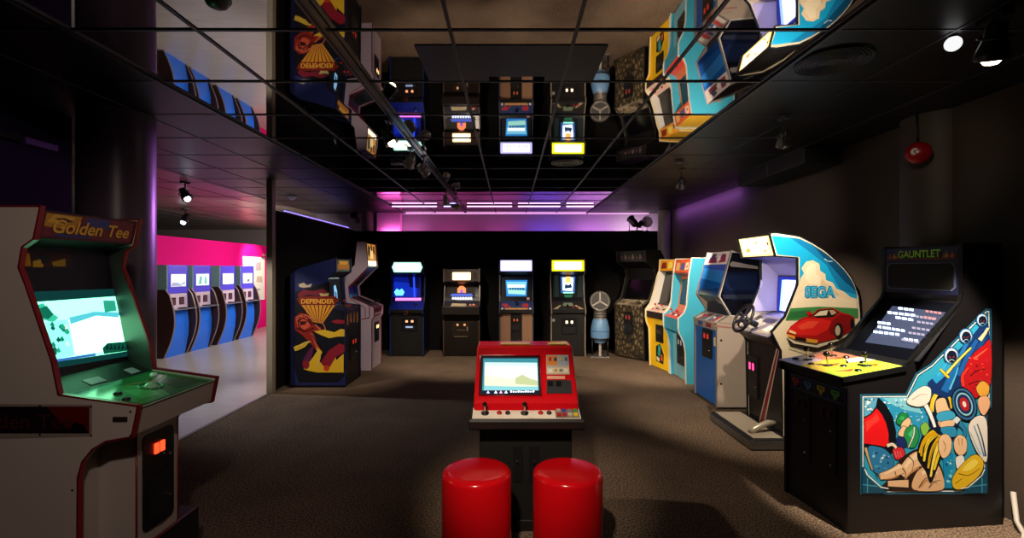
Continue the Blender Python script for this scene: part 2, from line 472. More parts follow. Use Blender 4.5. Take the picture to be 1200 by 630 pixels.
# monitor picture
a = Art(g, 'monitor', .002)
S1 = [(36, 353), (62, 427), (151, 413), (137, 345)]
a.px('#0b4a48', [(30, 342), (60, 432), (156, 416), (140, 338)], .5)
a.px('#7cffc0', [(39, 354), (64, 424), (150, 411), (135, 347)], 1.6)
a.px('#8cffb8', [(80, 373), (88, 416), (146, 408), (139, 366), (110, 366)], 3.4)
a.px('#38c8a0', [(40, 358), (50, 355), (58, 365), (68, 372), (62, 378), (48, 374)], .9)
a.px('#0c7a5c', [(44, 362), (54, 358), (62, 368), (56, 374), (48, 372)], .7)
a.px('#5fd8e8', [(80, 372), (110, 365), (140, 366), (138, 372), (112, 370), (82, 380)], .8)
a.px('#2fae8c', [(120, 352), (134, 352), (136, 364), (122, 366)], .8)
a.px('#78ecc8', [(52, 378), (78, 374), (86, 416), (64, 421)], 1)
for k in range(16):
    x, y = random.uniform(58, 80), random.uniform(380, 414)
    x += (y - 397) * .25
    a.px(random.choice(['#0d8f70', '#23b48c', '#e8fff8', '#0a5f55']), [(x - 3, y), (x, y - 4), (x + 3, y + 1), (x, y + 3)], .8)
a.px('#0d5f48', [(118, 408), (124, 402), (148, 400), (150, 411), (120, 415)], .6)
for k in range(6):
    x = 122 + k * 4.5
    a.px('#0a3c38', [(x, 410), (x + 2, 403), (x + 4, 409)], .3)
a.px('#3f74c8', [(64, 421), (110, 414), (110, 417), (65, 424)], .8)
a.build('screen', g.part['monitor'])
# upper panel poster strip
for s_ in (-1, 1):
    lin_ = MB()
    xx = s_ * (g.w / 2 - g.th - .0006)
    lin_.add([(xx, .352, 1.05), (xx, .382, 1.198), (xx, .502, 1.547), (xx, .527, 1.61), (xx, .512, 1.70), (xx, .47, 1.735), (xx, .60, 1.71), (xx, .575, 1.50), (xx, .49, 1.10), (xx, .36, 1.04)], [(0, 1, 8, 9), (1, 2, 7, 8), (2, 3, 4, 6, 7), (4, 5, 6)], mat('#2c302e', .4))
    lin_.build('screen_lining', g.root)
a = Art(g, 'speaker_panel', .002)
a.px('#3a1a08', [(27, 293), (28, 313), (84, 314), (84, 296)])
a.px('#c07418', [(28, 296), (29, 312), (36, 312), (34, 297)], .12)
a.px('#d69a28', [(38, 306), (50, 303), (50, 313), (38, 313)], .1)
a.px('#b8862a', [(60, 307), (76, 303), (76, 312), (62, 312)], .1)
a.px('#0e0a0a', [(46, 298), (58, 300), (56, 308), (48, 309)])
a.build('instruction_strip', g.part['speaker_panel'])
# marquee
f, L = g.fr['marquee']
a = Art(g, 'marquee', .002); x = g.xi; a.uv('#5a0f1c', [(-x, .004), (x, .004), (x, L - .004), (-x, L - .004)])
a.uv('#7a2036', [(-x + .02, .012), (x - .02, .012), (x - .02, L - .012), (-x + .02, L - .012)])
a.uv('#c98a22', [(-x + .02, L * .45), (-x + .10, L * .40), (-x + .19, L * .5), (-x + .2, L - .012), (-x + .02, L - .012)])
a.uv('#e8b040', [(-x + .03, L * .6), (-x + .12, L * .52), (-x + .17, L * .85), (-x + .06, L * .9)])
a.uv('#4a1014', [(-x + .06, L * .75), (-x + .12, L * .62), (-x + .16, L * .7), (-x + .11, L * .8)])
a.uv('#3a3f86', [(-.05, L * .6), (.10, L * .55), (.09, L * .9), (-.04, L * .9)])
a.uv('#3c3478', [(-.2, L * .1), (0, L * .1), (-.02, L * .22), (-.18, L * .25)])
for k, (dz, cc) in enumerate(((-.004, '#200806'), (0, '#f4b038'))):
    a.text('Golden Tee', .01 + dz, L * .48 + dz, L * .5, cc, width=.44, shear=.1, bold=.02)
a.build('marquee_art', g.part['marquee'])
# control panel print (greens strengthened to hold the screen's glow), trackball, buttons
f, L = g.fr['control_panel']
a = Art(g, 'control_panel', .001)
x = W / 2
a.uv('#1c6a2c', [(-x + .03, .012), (x - .03, .012), (x - .03, L - .01), (-x + .03, L - .01)], r=.15)
a.uv('#2f9a40', [(-.22, .03), (-.05, .02), (.05, .18), (-.08, L - .03), (-.2, L - .05)], r=.15)
a.uv('#48c060', [(-.16, .08), (-.06, .06), (-.02, .15), (-.1, .22)], r=.15)
a.uv('#7a7a2c', [(-.02, .26), (.1, .2), (.22, .23), (.24, .25), (.1, .23), (-.02, .28)], r=.15)
a.uv('#1a4f26', [(.05, .05), (.22, .04), (.24, .15), (.1, .17)], r=.15)
a.build('panel_print', g.part['control_panel'])
g.on('control_panel', .002).torus(.052, .005, mat('#2c7a40', .3), Matrix.Translation((.02, .17, 0))).ball(.034, mat('#9fd8b0', .15), (.02, .17, -.014), 20).build('trackball', g.part['control_panel'])
for u, v, cc in ((-.2, .12, '#1a1a1a'), (-.15, .2, '#1a1a1a'), (.2, .29, '#d8e8d8')): g.btn('control_panel', u, v, cc)
# cards on the bezel, handle plate and screws, side decal
f, L = g.fr['screen_bezel']
for x0_, x1_ in ((-.10, -.01), (.15, .21)): g.on('screen_bezel').box(x0_, x1_, .015, .065, 0, .003, mat('#9a98a4', .4)).build('instruction_card', g.part['screen_bezel'])
sp = g.sides[-1]
a = Art(g, 'near_minus', .001)
a.px('#8a7d74', [(-74, 472), (108, 474), (108, 511), (-74, 516)])
a.px('#120405', [(-71, 476), (105, 476), (105, 507.5), (-71, 507.5)])
a.px('#5a0508', [(56, 476), (105, 476), (105, 507), (86, 507), (62, 484)])
a.px('#080607', [(82, 500), (88, 494), (100, 498), (103, 507), (84, 507)])
f = g.fr['near_minus'][0]
p0 = survey(g.root, f, 60, 492)
q0 = survey(g.root, f, 85, 485); q1 = survey(g.root, f, -42, 502)
a.text('Golden Tee', (q0[0] + q1[0]) / 2, (q0[1] + q1[1]) / 2, abs(q0[1] - q1[1]), '#3c1416', width=abs(q0[0] - q1[0]), bold=.01)
a.build('side_decal', sp)
m = MB(f)
for px, py in ((47, 475), (107, 476), (107, 510), (47, 509), (153, 482), (153, 510), (85, 574)):
    u, v = survey(g.root, f, px, py); m.lathe([(.005, 0), (.005, .002), (.003, .003)], BLACK, 8, Matrix.Translation((u, v, 0)))
m.build('screw', sp, kind='stuff')
u, v = survey(g.root, f, 141, 491)
MB(f).plate(rrect(u - .032, u + .032, v - .011, v + .011, .003), 0, .003, mat('#3c3026', .4, .5)).build('name_plate', sp)

# ================================================================== FANTASY MACHINE, front right
TH = -84
ct = math.radians(TH)
near = Vector((2.046, 2.93)); W = .575
c0 = near - W / 2 * Vector((math.cos(ct), math.sin(ct)))
prof = [(0, 0), (0, .88), (-.045, .895), (-.045, .945), (.36, 1.0), (.43, 1.05), (.76, 1.40), (.775, 1.45), (.775, 1.765), (1.05, 1.765), (1.05, 0)]
inner = [(.012, .0, 'front_panel', mat('#0d0c10', .5)), (.012, .885, 'panel_lip', BLACK), (-.035, .90, 'panel_edge', BLACK), (-.04, .95, 'control_panel', mat('#c8b058', .3)), (.38, 1.012, 'screen_bezel', BLACK), (.44, 1.035, 'monitor', BLACK),
         (.79, 1.40, 'marquee_underside', BLACK), (.775, 1.44, 'marquee', mat('#16182c', .4)), (.775, 1.755, 'top_panel', BLACK), (1.04, 1.755, 'back_panel', BLACK), (1.04, .01, None, 0)]
ga = Cabinet('four_player_arcade_machine', 'black four player arcade machine with brightly coloured fantasy side art and four joysticks', 'arcade machine', (c0.x, c0.y, 0), TH, W, prof, inner, mat('#121013', .4, bump=.05), mat('#0a0a0c', .4))
# control panel covers the whole width and hangs over the sides
f, L = ga.fr['control_panel']
a = Art(ga, 'control_panel', .001)
x = W / 2 + .012
MB(f).plate([(-x, -.006), (x, -.006), (x, L), (-x, L)], -.03, .0008, BLACK).build('control_panel_board', ga.root)
qs = [('#c9b8d8', '#9a96d8'), ('#e89070', '#d86848'), ('#e8c42c', '#f0d850'), ('#b8d838', '#98c428')]
def quad(u0, u1, v0, v1): return [(u0, v0), (u1, v0), (u1, v1), (u0, v1)]
a.uv('#cbb9d6', [(-x + .01, .0), (-.09, .0), (-.10, L * .45), (-x + .01, L * .5)], r=.3)
a.uv('#e07a5c', [(-x + .01, L * .5), (-.10, L * .45), (-.02, L - .02), (-x + .01, L - .02)], r=.3)
a.uv('#eec82e', [(-.09, .0), (.14, .0), (.08, L * .5), (-.04, L * .72), (-.10, L * .45)], r=.3)
a.uv('#b4d838', [(.14, .0), (x - .01, .0), (x - .01, L - .02), (.10, L - .02), (.05, L * .6)], r=.3)
a.uv('#e8e0c8', [(-.02, L - .02), (.10, L - .02), (.05, L * .6), (-.04, L * .72)], r=.3)
for pts in ([(-.2, .05), (-.15, .1), (-.18, .2)], [(-.12, .3), (-.06, .25), (-.08, .36)], [(.0, .08), (.06, .16), (.02, .22)], [(.16, .05), (.22, .12), (.17, .2)], [(.15, .28), (.21, .3), (.17, .36)]):
    a.uv('#8c5a28', pts + [(pts[0][0] + .02, pts[2][1] - .02)], r=.3)
a.build('panel_print', ga.part['control_panel'])
for (u, v), bb in zip(((-.17, .13), (-.16, .31), (.03, .12), (.17, .27)), (((-.24, .09), (-.22, .2)), ((-.24, .33), (-.07, .34)), ((-.06, .07), (.1, .17)), ((.23, .16), (.1, .31)))):
    ga.stick('control_panel', u, v, '#0c0c0c', .065, .019)
    for p in bb: ga.btn('control_panel', p[0], p[1], '#141414', .017)
# monitor
a = Art(ga, 'monitor', .002)
a.px('#0a0c14', [(990, 410), (1078, 424), (1128, 356), (1042, 350)], r=.15)
a.px('#4c5674', [(1014, 401), (1071, 409), (1109, 366), (1046, 358.5)], .8)
def lines(rows, color, em):
    for (xa, ya), (xb, yb), n in rows:
        for k in range(n):
            t0, t1 = k / n + random.uniform(0, .02), (k + .8) / n
            x0, y0 = xa + (xb - xa) * t0, ya + (yb - ya) * t0; x1, y1 = xa + (xb - xa) * t1, ya + (yb - ya) * t1
            a.px(color, [(x0, y0 - 1.3), (x1, y1 - 1.3), (x1, y1 + 1.3), (x0, y0 + 1.3)], em)
lines([((1053, 361), (1072, 363.5), 3), ((1040, 366), (1074, 370), 5), ((1050, 372), (1072, 375.5), 3), ((1029, 378), (1045, 380), 3), ((1029, 383), (1062, 388.5), 6), ((1024, 389), (1056, 393), 5), ((1060, 398), (1078, 400.5), 3)], '#c8dcff', 2.6)
lines([((1074, 371.5), (1098, 375.5), 5), ((1076, 378), (1096, 381), 4), ((1070, 385), (1092, 388.5), 4), ((1066, 391), (1086, 394), 4), ((1058, 399), (1080, 403), 3)], '#b8b0c8', .9)
lines([((1086, 366), (1106, 369), 4), ((1084, 373), (1100, 375.5), 3)], '#e89a98', .9)
a.build('screen', ga.part['monitor'])
# marquee: title strip and dark speaker grille
f, L = ga.fr['marquee']; x = ga.xi
a = Art(ga, 'marquee', .001)
a.uv('#1c2040', [(-x, 0), (x, 0), (x, L), (-x, L)])
a.uv('#0a0a12', [(-x + .01, L * .72), (x - .01, L * .72), (x - .01, L - .008), (-x + .01, L - .008)])
a.uv('#24325e', [(-x + .01, L * .86), (x - .01, L * .86), (x - .01, L - .008), (-x + .01, L - .008)])
a.uv('#7a3024', [(-x + .02, L * .76), (x - .02, L * .75), (x - .02, L * .73), (-x + .02, L * .73)])
for s in (-1, 1):
    for k in range(5):
        u = s * (.17 + .018 * k)
        a.uv(['#a04a2c', '#c88a5a', '#8a2c24', '#b86a3a', '#6a2c3a'][k], [(u - .012, L * .77), (u, L * (.86 + .03 * (k % 2))), (u + .012, L * .8), (u + .004, L * .75)])
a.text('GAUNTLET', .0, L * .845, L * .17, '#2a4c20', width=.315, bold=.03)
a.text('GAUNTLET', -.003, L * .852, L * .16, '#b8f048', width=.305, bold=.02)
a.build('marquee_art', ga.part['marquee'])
oct_ = [(-x + .03, L * .16), (-x + .05, L * .1), (x - .05, L * .1), (x - .03, L * .16), (x - .03, L * .56), (x - .05, L * .64), (-x + .05, L * .64), (-x + .03, L * .56)]
gm = ga.on('marquee', .0016).plate([(p[0] * 1.05, L * .37 + (p[1] - L * .37) * 1.08) for p in oct_], 0, .003, mat('#5a6480', .4)).plate(oct_, .003, .006, mat('#0c0a0c', .7))
for k in range(14):
    v = L * (.13 + .035 * k); gm.box(-x + .055, x - .055, v, v + .003, .006, .0075, mat('#1a1618', .6))
gm.build('speaker_grille', ga.part['marquee'])
# front: coat-of-arms strip and coin slots
f, L = ga.fr['front_panel']
a = Art(ga, 'front_panel', .001)
a.uv('#6078b8', [(p[0], p[1]) for p in rrect(-.255, .245, .765, .862, .015)])
a.uv('#0c0e1a', [(p[0], p[1]) for p in rrect(-.25, .24, .77, .857, .013)])
for k, cc in enumerate(('#f04848', '#58a0e8', '#f0d040', '#70d068')):
    u = -.19 + .122 * k
    a.uv('#4a64a8', rrect(u - .056, u + .056, .775, .852, .01)); a.uv('#0a0c16', rrect(u - .053, u + .053, .778, .849, .009))
    a.uv(cc, [(u - .034, .842), (u + .034, .842), (u + .036, .815), (u + .012, .80), (u + .014, .785), (u - .014, .785), (u - .012, .80), (u - .036, .815)])
    a.uv('#101018', [(u - .016, .832), (u - .004, .832), (u - .004, .82), (u - .016, .82)]); a.uv('#101018', [(u + .016, .832), (u + .004, .832), (u + .004, .82), (u + .016, .82)])
a.build('hero_strip', ga.part['front_panel'])
for u in (-.13, .10):
    ga.on('front_panel').plate(rrect(u - .085, u + .085, .30, .74, .01), 0, .006, mat('#121114', .35)).build('coin_door', ga.part['front_panel'])
    for k in (-1, 1): ga.on('front_panel').box(u + k * .03 - .016, u + k * .03 + .016, .655, .70, .006, .014, mat('#5a1a18', .3)).build('coin_slot', ga.part['front_panel'])
    for v in (.58, .36): ga.on('front_panel').lathe([(.009, .006), (.009, .018), (.006, .02)], CHROME, 10, Matrix.Translation((u + .05, v, 0))).build('lock', ga.part['front_panel'])
# big side print: a generic hero-fantasy composition in the photograph's colours
a = Art(ga, 'near_plus', .0006, .00002)
out = [(1008, 461.5), (1061, 461), (1073, 437), (1090, 426), (1155, 361.5), (1162, 361.5), (1162, 476), (1157, 483), (1157, 578), (1008, 579)]
def shrink(pts, d):
    cx = sum(p[0] for p in pts) / len(pts); cy = sum(p[1] for p in pts) / len(pts)
    r = Cabinet.inset(pts, d)
    return r
a.px('#1d5f7c', out); a.px('#0b2a44', shrink(out, 1.6)); a.px('#e9f2f4', shrink(out, 2.6)); a.px('#0f4c68', shrink(out, 3.8)); a.px('#2f9fc4', shrink(out, 5))
inn = shrink(out, 5)
def rib(color, pts, w0, w1, edge=None):
    """tapering brush stroke along a bent line (photo measure)"""
    q = []; N = len(pts)
    ext = [pts[0]] + list(pts) + [pts[-1]]
    for i in range(1, N):
        p0, p1, p2, p3 = ext[i - 1], ext[i], ext[i + 1], ext[i + 2]
        for k in range(5):
            t = k / 5
            q.append(tuple(.5 * (2 * p1[j] + (p2[j] - p0[j]) * t + (2 * p0[j] - 5 * p1[j] + 4 * p2[j] - p3[j]) * t * t + (3 * p1[j] - p0[j] - 3 * p2[j] + p3[j]) * t ** 3) for j in (0, 1)))
    q.append(tuple(pts[-1]))
    for col, ex in (([(edge, .55)] if edge else []) + [(color, 0)]):
        L, R = [], []
        for i, p in enumerate(q):
            a_, b_ = q[max(i - 1, 0)], q[min(i + 1, len(q) - 1)]
            d_ = math.hypot(b_[0] - a_[0], b_[1] - a_[1]) or 1
            nx, ny = -(b_[1] - a_[1]) / d_, (b_[0] - a_[0]) / d_
            w = (w0 + (w1 - w0) * i / (len(q) - 1)) / 2 + ex
            L.append((p[0] + nx * w, p[1] + ny * w)); R.append((p[0] - nx * w, p[1] - ny * w))
        a.px(col, L + R[::-1])
K = '#0a0e18'
def blob(color, pts, w=.7): a.ink(color, pts, w, K)
# sky and foam
a.px('#2a98c8', [(1013, 466), (1060, 465), (1088, 470), (1092, 500), (1060, 530), (1040, 520)])
a.px('#7cc8e0', [(1034, 466), (1062, 465), (1074, 469), (1080, 484), (1060, 480), (1046, 474)])
for k in range(60):
    x, y = random.uniform(1036, 1086), random.uniform(467, 500)
    a.px(random.choice(['#e8f6f8', '#bfe4ee', '#1c78b0', '#58b4d8', '#f4fafa']), ell(x, y, random.uniform(.6, 2.2), random.uniform(.5, 1.6), 8))
a.px(K, [(1012.5, 466), (1030, 466), (1038, 474), (1046, 488), (1050, 506), (1049, 524), (1044, 532), (1012.5, 532)])
a.px('#5aa8cc', [(1012.5, 466), (1028, 466), (1026, 476), (1020, 484), (1012.5, 488)])
for k in range(16): a.px(random.choice(['#e8f2f4', '#0c3a60', '#c8d8dc']), ell(random.uniform(1014, 1024), random.uniform(467, 482), 1.5, 1.2, 8))
a.px('#e8161c', [(1012.5, 490), (1021, 485), (1027, 478), (1033, 485), (1038, 496), (1041, 508), (1041, 518), (1037, 523), (1026, 521), (1012.5, 519)])
a.px('#f83a34', [(1014, 494), (1022, 489), (1027, 484), (1031, 492), (1022, 498), (1015, 506)])
blob('#2a78ac', [(1017, 524), (1028, 523), (1038, 527), (1045, 536), (1047, 546), (1040, 556), (1030, 556), (1022, 548)])
for k in range(14): a.px(random.choice(['#8cc4dc', '#dcecf0', '#103c64', '#4a98c4']), ell(random.uniform(1023, 1041), random.uniform(529, 550), random.uniform(1, 2.6), random.uniform(.8, 2), 9))
rib('#c8a878', [(1014, 524), (1017, 536), (1022, 550)], 3, 1.5, K)
# green leafy cluster with red and blue bands
blob('#1c8a48', [(1050, 494), (1055, 484), (1063, 485), (1062, 494), (1056, 498)]); a.px('#3cb468', [(1053, 491), (1056, 487), (1060, 488), (1058, 492)])
blob('#f0caa0', [(1057, 495), (1064, 489), (1067, 494), (1063, 500), (1056, 501)]); blob('#f0caa0', [(1052, 508), (1058, 499), (1063, 503), (1058, 511)])
blob('#24944e', [(1060, 505), (1068, 498), (1075, 502), (1076, 514), (1070, 524), (1060, 520)]); a.px('#4cc07c', [(1063, 508), (1069, 502), (1073, 505), (1068, 514)])
rib('#e8e8ec', [(1071, 500), (1070, 510), (1064, 524)], 1.6, 1.2, K)
blob('#1c2c6c', [(1050, 514), (1058, 512), (1062, 521), (1054, 525)]); blob('#d02c38', [(1046, 526), (1056, 524), (1060, 532), (1050, 538)])
for k in range(3): rib('#f08078', [(1048 + 3 * k, 528), (1050 + 3 * k, 535)], .8, .8)
rib('#e8d8c0', [(1039, 522), (1045, 520), (1050, 524)], 4, 3, K)
# peach rounded rocks with inked hollows
blob('#2a1a14', [(1040, 562), (1048, 546), (1062, 532), (1078, 526), (1098, 540), (1105, 556), (1104, 573), (1036, 573)], .4)
blob('#e6b88c', [(1070, 573), (1072, 556), (1082, 546), (1096, 542), (1104, 556), (1104, 573)], .5)
for p, w0, w1 in (([(1082, 536), (1070, 540), (1056, 556)], 20, 13), ([(1056, 548), (1044, 554), (1030, 558)], 13, 7), ([(1064, 566), (1050, 566), (1040, 566)], 9, 6)):
    rib('#ecc096', p, w0, w1, K)
rib('#f8dcb8', [(1078, 532), (1068, 537), (1060, 547)], 7, 3); rib('#f8dcb8', [(1056, 545), (1046, 550), (1036, 555)], 4, 1.5); rib('#f8dcb8', [(1080, 554), (1090, 550), (1098, 554)], 5, 2)
rib('#c48a5a', [(1076, 547), (1066, 554), (1060, 561)], 3, 1); rib('#c48a5a', [(1052, 557), (1044, 560), (1036, 561)], 2, .8); rib('#c48a5a', [(1078, 570), (1086, 562), (1098, 566)], 3, 1)
for p in ([(1064, 534), (1070, 541), (1068, 552)], [(1057, 548), (1061, 555), (1058, 562)], [(1076, 571), (1084, 560), (1096, 558)], [(1088, 571), (1094, 564), (1102, 562)], [(1048, 552), (1050, 558)], [(1074, 528), (1084, 532), (1090, 542)]): rib(K, p, 1.3, .4)
for k in range(3): rib(K, [(1026 + 2 * k, 554), (1027 + 2 * k, 561)], .6, .4)
# golden streaming bands
a.px(K, smooth([(1074, 534), (1080, 510), (1096, 500), (1110, 507), (1106, 524), (1098, 548), (1090, 566), (1084, 552)]))
for k, (c_, p) in enumerate((('#e8c01c', [(1104, 506), (1092, 506), (1082, 516), (1077, 530)]), ('#f4d63c', [(1106, 508), (1096, 509), (1086, 520), (1082, 540)]), ('#e0b414', [(1106, 511), (1099, 514), (1091, 528), (1087, 548)]), ('#f8e060', [(1106, 513), (1101, 518), (1095, 532), (1090, 558)]), ('#d8a810', [(1100, 505), (1088, 511), (1080, 522), (1079, 534)]), ('#f0cc28', [(1106, 516), (1103, 524), (1098, 536), (1094, 550)]))):
    rib(c_, p, 5.5, 2.4)
for p in ([(1102, 508), (1090, 514), (1082, 530)], [(1104, 512), (1094, 522), (1088, 542)], [(1104, 518), (1098, 530), (1092, 552)]): rib('#5a3c08', p, .8, .5)
# banded peach and blue pillar with gold cloth
a.px('#0c1a38', [(1086, 470), (1096, 456), (1118, 462), (1124, 496), (1116, 516), (1098, 508), (1088, 498)])
blob('#eec49a', [(1096, 470), (1106, 466), (1111, 478), (1117, 486), (1113, 500), (1101, 500), (1098, 488)], .5)
blob('#3ca8d4', [(1098, 484), (1114, 481), (1118, 489), (1100, 493)], .5); blob('#eec49a', [(1102, 494), (1117, 492), (1116, 499), (1103, 501)], .4); blob('#2c90c0', [(1102, 501), (1118, 500), (1119, 511), (1106, 509)], .5)
rib('#f0c830', [(1108, 458), (1096, 462), (1091, 474), (1090, 490)], 5, 3, K); rib('#f8e064', [(1100, 458), (1094, 470), (1093, 482)], 2, 1); rib('#e8bc24', [(1104, 458), (1112, 466), (1114, 478)], 4, 2, K)
rib('#f4f4f4', [(1083, 472), (1090, 486), (1095, 500)], 5, 3, K); rib('#d8e8f0', [(1118, 494), (1124, 488), (1130, 484)], 7, 4, K)
rib('#2c80b4', [(1124, 496), (1130, 504), (1128, 516)], 5, 3, K)
blob('#88c048', [(1078, 500), (1084, 494), (1088, 502), (1082, 510)], .5)
# pale sheet of cloth, top left of the slope
blob('#f2e6dc', [(1062, 471), (1070, 459), (1082, 452), (1090, 456), (1088, 470), (1076, 476)], .5); rib('#c0a8a0', [(1068, 468), (1078, 462), (1086, 462)], 1.4, .6)
# deep blue sweep with three pale hoods, golden blade
a.px('#12326c', [(1086, 448), (1100, 436), (1116, 416), (1136, 396), (1157, 370), (1159, 400), (1140, 424), (1122, 460), (1108, 466), (1092, 460)])
for c_, p, w in (('#2a9cd8', [(1094, 446), (1108, 434), (1122, 414)], 8), ('#1a68b4', [(1106, 458), (1114, 440), (1124, 418)], 9), ('#38b0e0', [(1098, 440), (1104, 432), (1110, 424)], 4), ('#1c5ca8', [(1124, 440), (1134, 416), (1144, 398)], 8), ('#2478bc', [(1120, 428), (1128, 410), (1138, 392)], 6), ('#17488c', [(1140, 420), (1150, 400), (1156, 384)], 7), ('#5cc4e8', [(1112, 456), (1118, 442), (1122, 430)], 2.4)): rib(c_, p, w, w * .5)
for x, y, r in ((1114, 417, 6.2), (1131, 394, 5.6), (1150, 375, 4.8)):
    blob('#2b6ea8', ell(x, y - r * .1, r * 1.45, r * 1.6, 12), .4); a.px('#cfe0ea', ell(x, y - r * .1, r * 1.2, r * 1.4, 12)); a.px('#0c1830', ell(x + r * .1, y + r * .1, r * 1.0, r * 1.2, 12)); a.px('#c03028', [(x - r * .45, y), (x - r * .05, y + r * .2), (x - r * .4, y + r * .25)]); a.px('#c03028', [(x + r * .6, y - r * .05), (x + r * .15, y + r * .2), (x + r * .5, y + r * .25)]); rib('#8fb0c4', [(x - r * .5, y + r * .9), (x + r * .1, y + r * .6), (x + r * .6, y + r * .9)], 1.2, .6)
rib('#e8d4a8', [(1147, 398), (1152, 392), (1157, 384)], 5, 3, K)
rib('#f0d040', [(1106, 440), (1120, 424), (1137, 407)], 3.4, 2, K); rib('#f8ec90', [(1108, 437), (1134, 409)], .9, .6); rib('#e8c838', [(1101, 432), (1111, 442)], 2.6, 2.6, K)
# red scaly mass and golden knob
blob('#b8141c', [(1128, 452), (1130, 430), (1140, 414), (1152, 404), (1160, 400), (1160, 448), (1148, 462), (1138, 466)], .5)
for k in range(22): a.px(random.choice(['#e83428', '#7c0c14', '#f05040', '#d0202a']), ell(random.uniform(1134, 1156), random.uniform(418, 458), random.uniform(.8, 2.6), random.uniform(.6, 1.4), 8))
rib('#e83428', [(1128, 452), (1127, 440), (1134, 430)], 4, 3, K); rib(K, [(1136, 440), (1144, 434), (1154, 432)], 1.2, .6); rib(K, [(1134, 450), (1144, 446), (1154, 446)], 1.2, .6); rib('#f06048', [(1140, 420), (1148, 414), (1156, 408)], 2.4, 1)
blob('#e0a440', [(1143, 454), (1150, 446), (1158, 452), (1156, 462), (1148, 464)], .5); blob('#e8b088', [(1146, 466), (1156, 464), (1159, 474), (1152, 486), (1146, 478)], .5)
# round target shield
for c_, rx, ry in ((K, 15, 20), ('#2c6c9c', 13.6, 18.5), ('#0c1c40', 11.5, 16), ('#8cc8d8', 9.6, 13.6), ('#14285c', 8, 11.5), ('#b02028', 5.4, 8.2), ('#e8dcd0', 2.2, 3.6)): a.px(c_, [(x + (y - 473) * .2, y) for x, y in ell(1129, 473, rx, ry, 22)])
# pale draped cloth, yellow bundle, blue water gap on the right
blob('#ece4dc', [(1134, 498), (1144, 487), (1154, 490), (1156, 512), (1155, 540), (1146, 532), (1138, 516)], .5)
for c_, p in (('#5c8cb0', [(1140, 498), (1146, 514), (1152, 534)]), ('#1c3c60', [(1144, 496), (1150, 514), (1154, 534)]), ('#a8c0d0', [(1136, 506), (1142, 520), (1148, 532)])): rib(c_, p, 1.2, 2)
a.px('#128cc0', [(1104, 536), (1116, 530), (1115, 571), (1106, 571)])
for k in range(14): a.px(random.choice(['#5cc4e0', '#0c5c94', '#a0e0f0']), ell(random.uniform(1107, 1114), random.uniform(536, 568), 1.4, 1.8, 8))
for pts in ([(1100, 512), (1108, 508), (1114, 516), (1112, 530), (1104, 536), (1099, 526)], [(1117, 516), (1123, 509), (1131, 514), (1131, 528), (1124, 533), (1118, 527)]):
    blob('#f0c69c', pts, .5)
rib('#8a4c28', [(1104, 516), (1107, 522), (1105, 529)], .9, .5); rib('#8a4c28', [(1122, 513), (1123, 521)], .8, .5); rib('#8a4c28', [(1126, 513), (1126, 522)], .8, .5)
blob('#f2f0ee', [(1119, 536), (1127, 533), (1129, 544), (1121, 549)], .5)
blob('#e8be24', [(1115, 560), (1124, 546), (1140, 532), (1151, 540), (1147, 555), (1128, 571), (1117, 571)], .6); a.px('#f8e05c', smooth([(1126, 550), (1138, 538), (1145, 541), (1136, 550)])); rib('#7a5808', [(1122, 554), (1134, 556), (1147, 548)], 1.2, .6); rib('#7a5808', [(1118, 566), (1126, 560)], 1, .5)
for cx, sx in ((1009.5, 1), (1155.5, -1)):       # stepped corner brackets of the frame
    a.px('#0f4c68', [(cx, 546), (cx + sx * 5, 548), (cx + sx * 5, 556), (cx + sx * 22, 570), (cx + sx * 30, 577), (cx, 577)])
    a.line('#e9f2f4', [(cx + sx * 3, 549), (cx + sx * 6, 556), (cx + sx * 22, 570), (cx + sx * 30, 571.5)], 1.4)
    a.line('#3f9ab8', [(cx + sx * 6, 560), (cx + sx * 6, 576)], 1.2); a.line('#3f9ab8', [(cx + sx * 1, 567), (cx + sx * 18, 569)], 1.2)
a.build('side_art', ga.sides[1])
# ================================================================== RED SIT-DOWN CONSOLE AND STOOLS
REDP = mat('#d0101c', .22, bump=.01, scale=8)
REDS = mat('#c80a14', .16)
cx, cy = .095, 2.90
r = thing('red_arcade_console', 'red sit-down arcade console with wide screen on a black pedestal', 'arcade console', (cx, cy, 0))
hw = .325
body = [(0, .735), (.0, .80), (.02, .825), (.29, 1.085), (.33, 1.098), (.52, 1.098), (.56, 1.06), (.56, .735)]
MB().prism(body, -hw + .01, hw - .01, REDP).build('hood', r, .012)
MB().box(-.285, .285, .08, .52, .06, .74, mat('#050505', .6)).box(-.30, .30, .06, .54, 0, .07, BLACK).build('pedestal', r, .006)
for u in (-.05, .05): MB().box(u - .03, u + .03, .07, .082, .30, .52, mat('#17161a', .35)).lathe([(.008, 0), (.008, .014)], CHROME, 10, Matrix.Translation((u, .07, .42)) @ Matrix.Rotation(PI / 2, 4, 'X')).build('coin_door', r)
cp = MB().prism([(-.07, .662), (-.085, .675), (-.085, .715), (-.075, .728), (.035, .765), (.035, .662)], -.335, .335, mat('#15110f', .4)).build('control_box', r, .003)
fr = frame((0, -.078, .729), (1, 0, 0), (0, .11, .037)); Lc = .112
MB(fr).box(-.318, .318, .004, Lc, 0, .003, mat('#e8ded0', .35)).build('control_plate', cp)
def rbtn(par, fr, u, v, col, rad=.011, name='button'):
    return MB(fr).lathe([(rad * 1.3, .003), (rad * 1.3, .006), (rad, .007), (rad, .013), (rad * .6, .015)], ink(col, .25), 14, Matrix.Translation((u, v, 0))).build(name, par)
for u in (-.245, -.01):
    MB(fr).lathe([(.024, .003), (.024, .006), (.01, .01)], BLACK, 16, Matrix.Translation((u, .055, 0))).lathe([(.005, .006), (.005, .055)], CHROME, 8, Matrix.Translation((u, .055, 0))).ball(.015, mat('#1a0808', .15), (u, .055, .065), 14).build('joystick', cp)
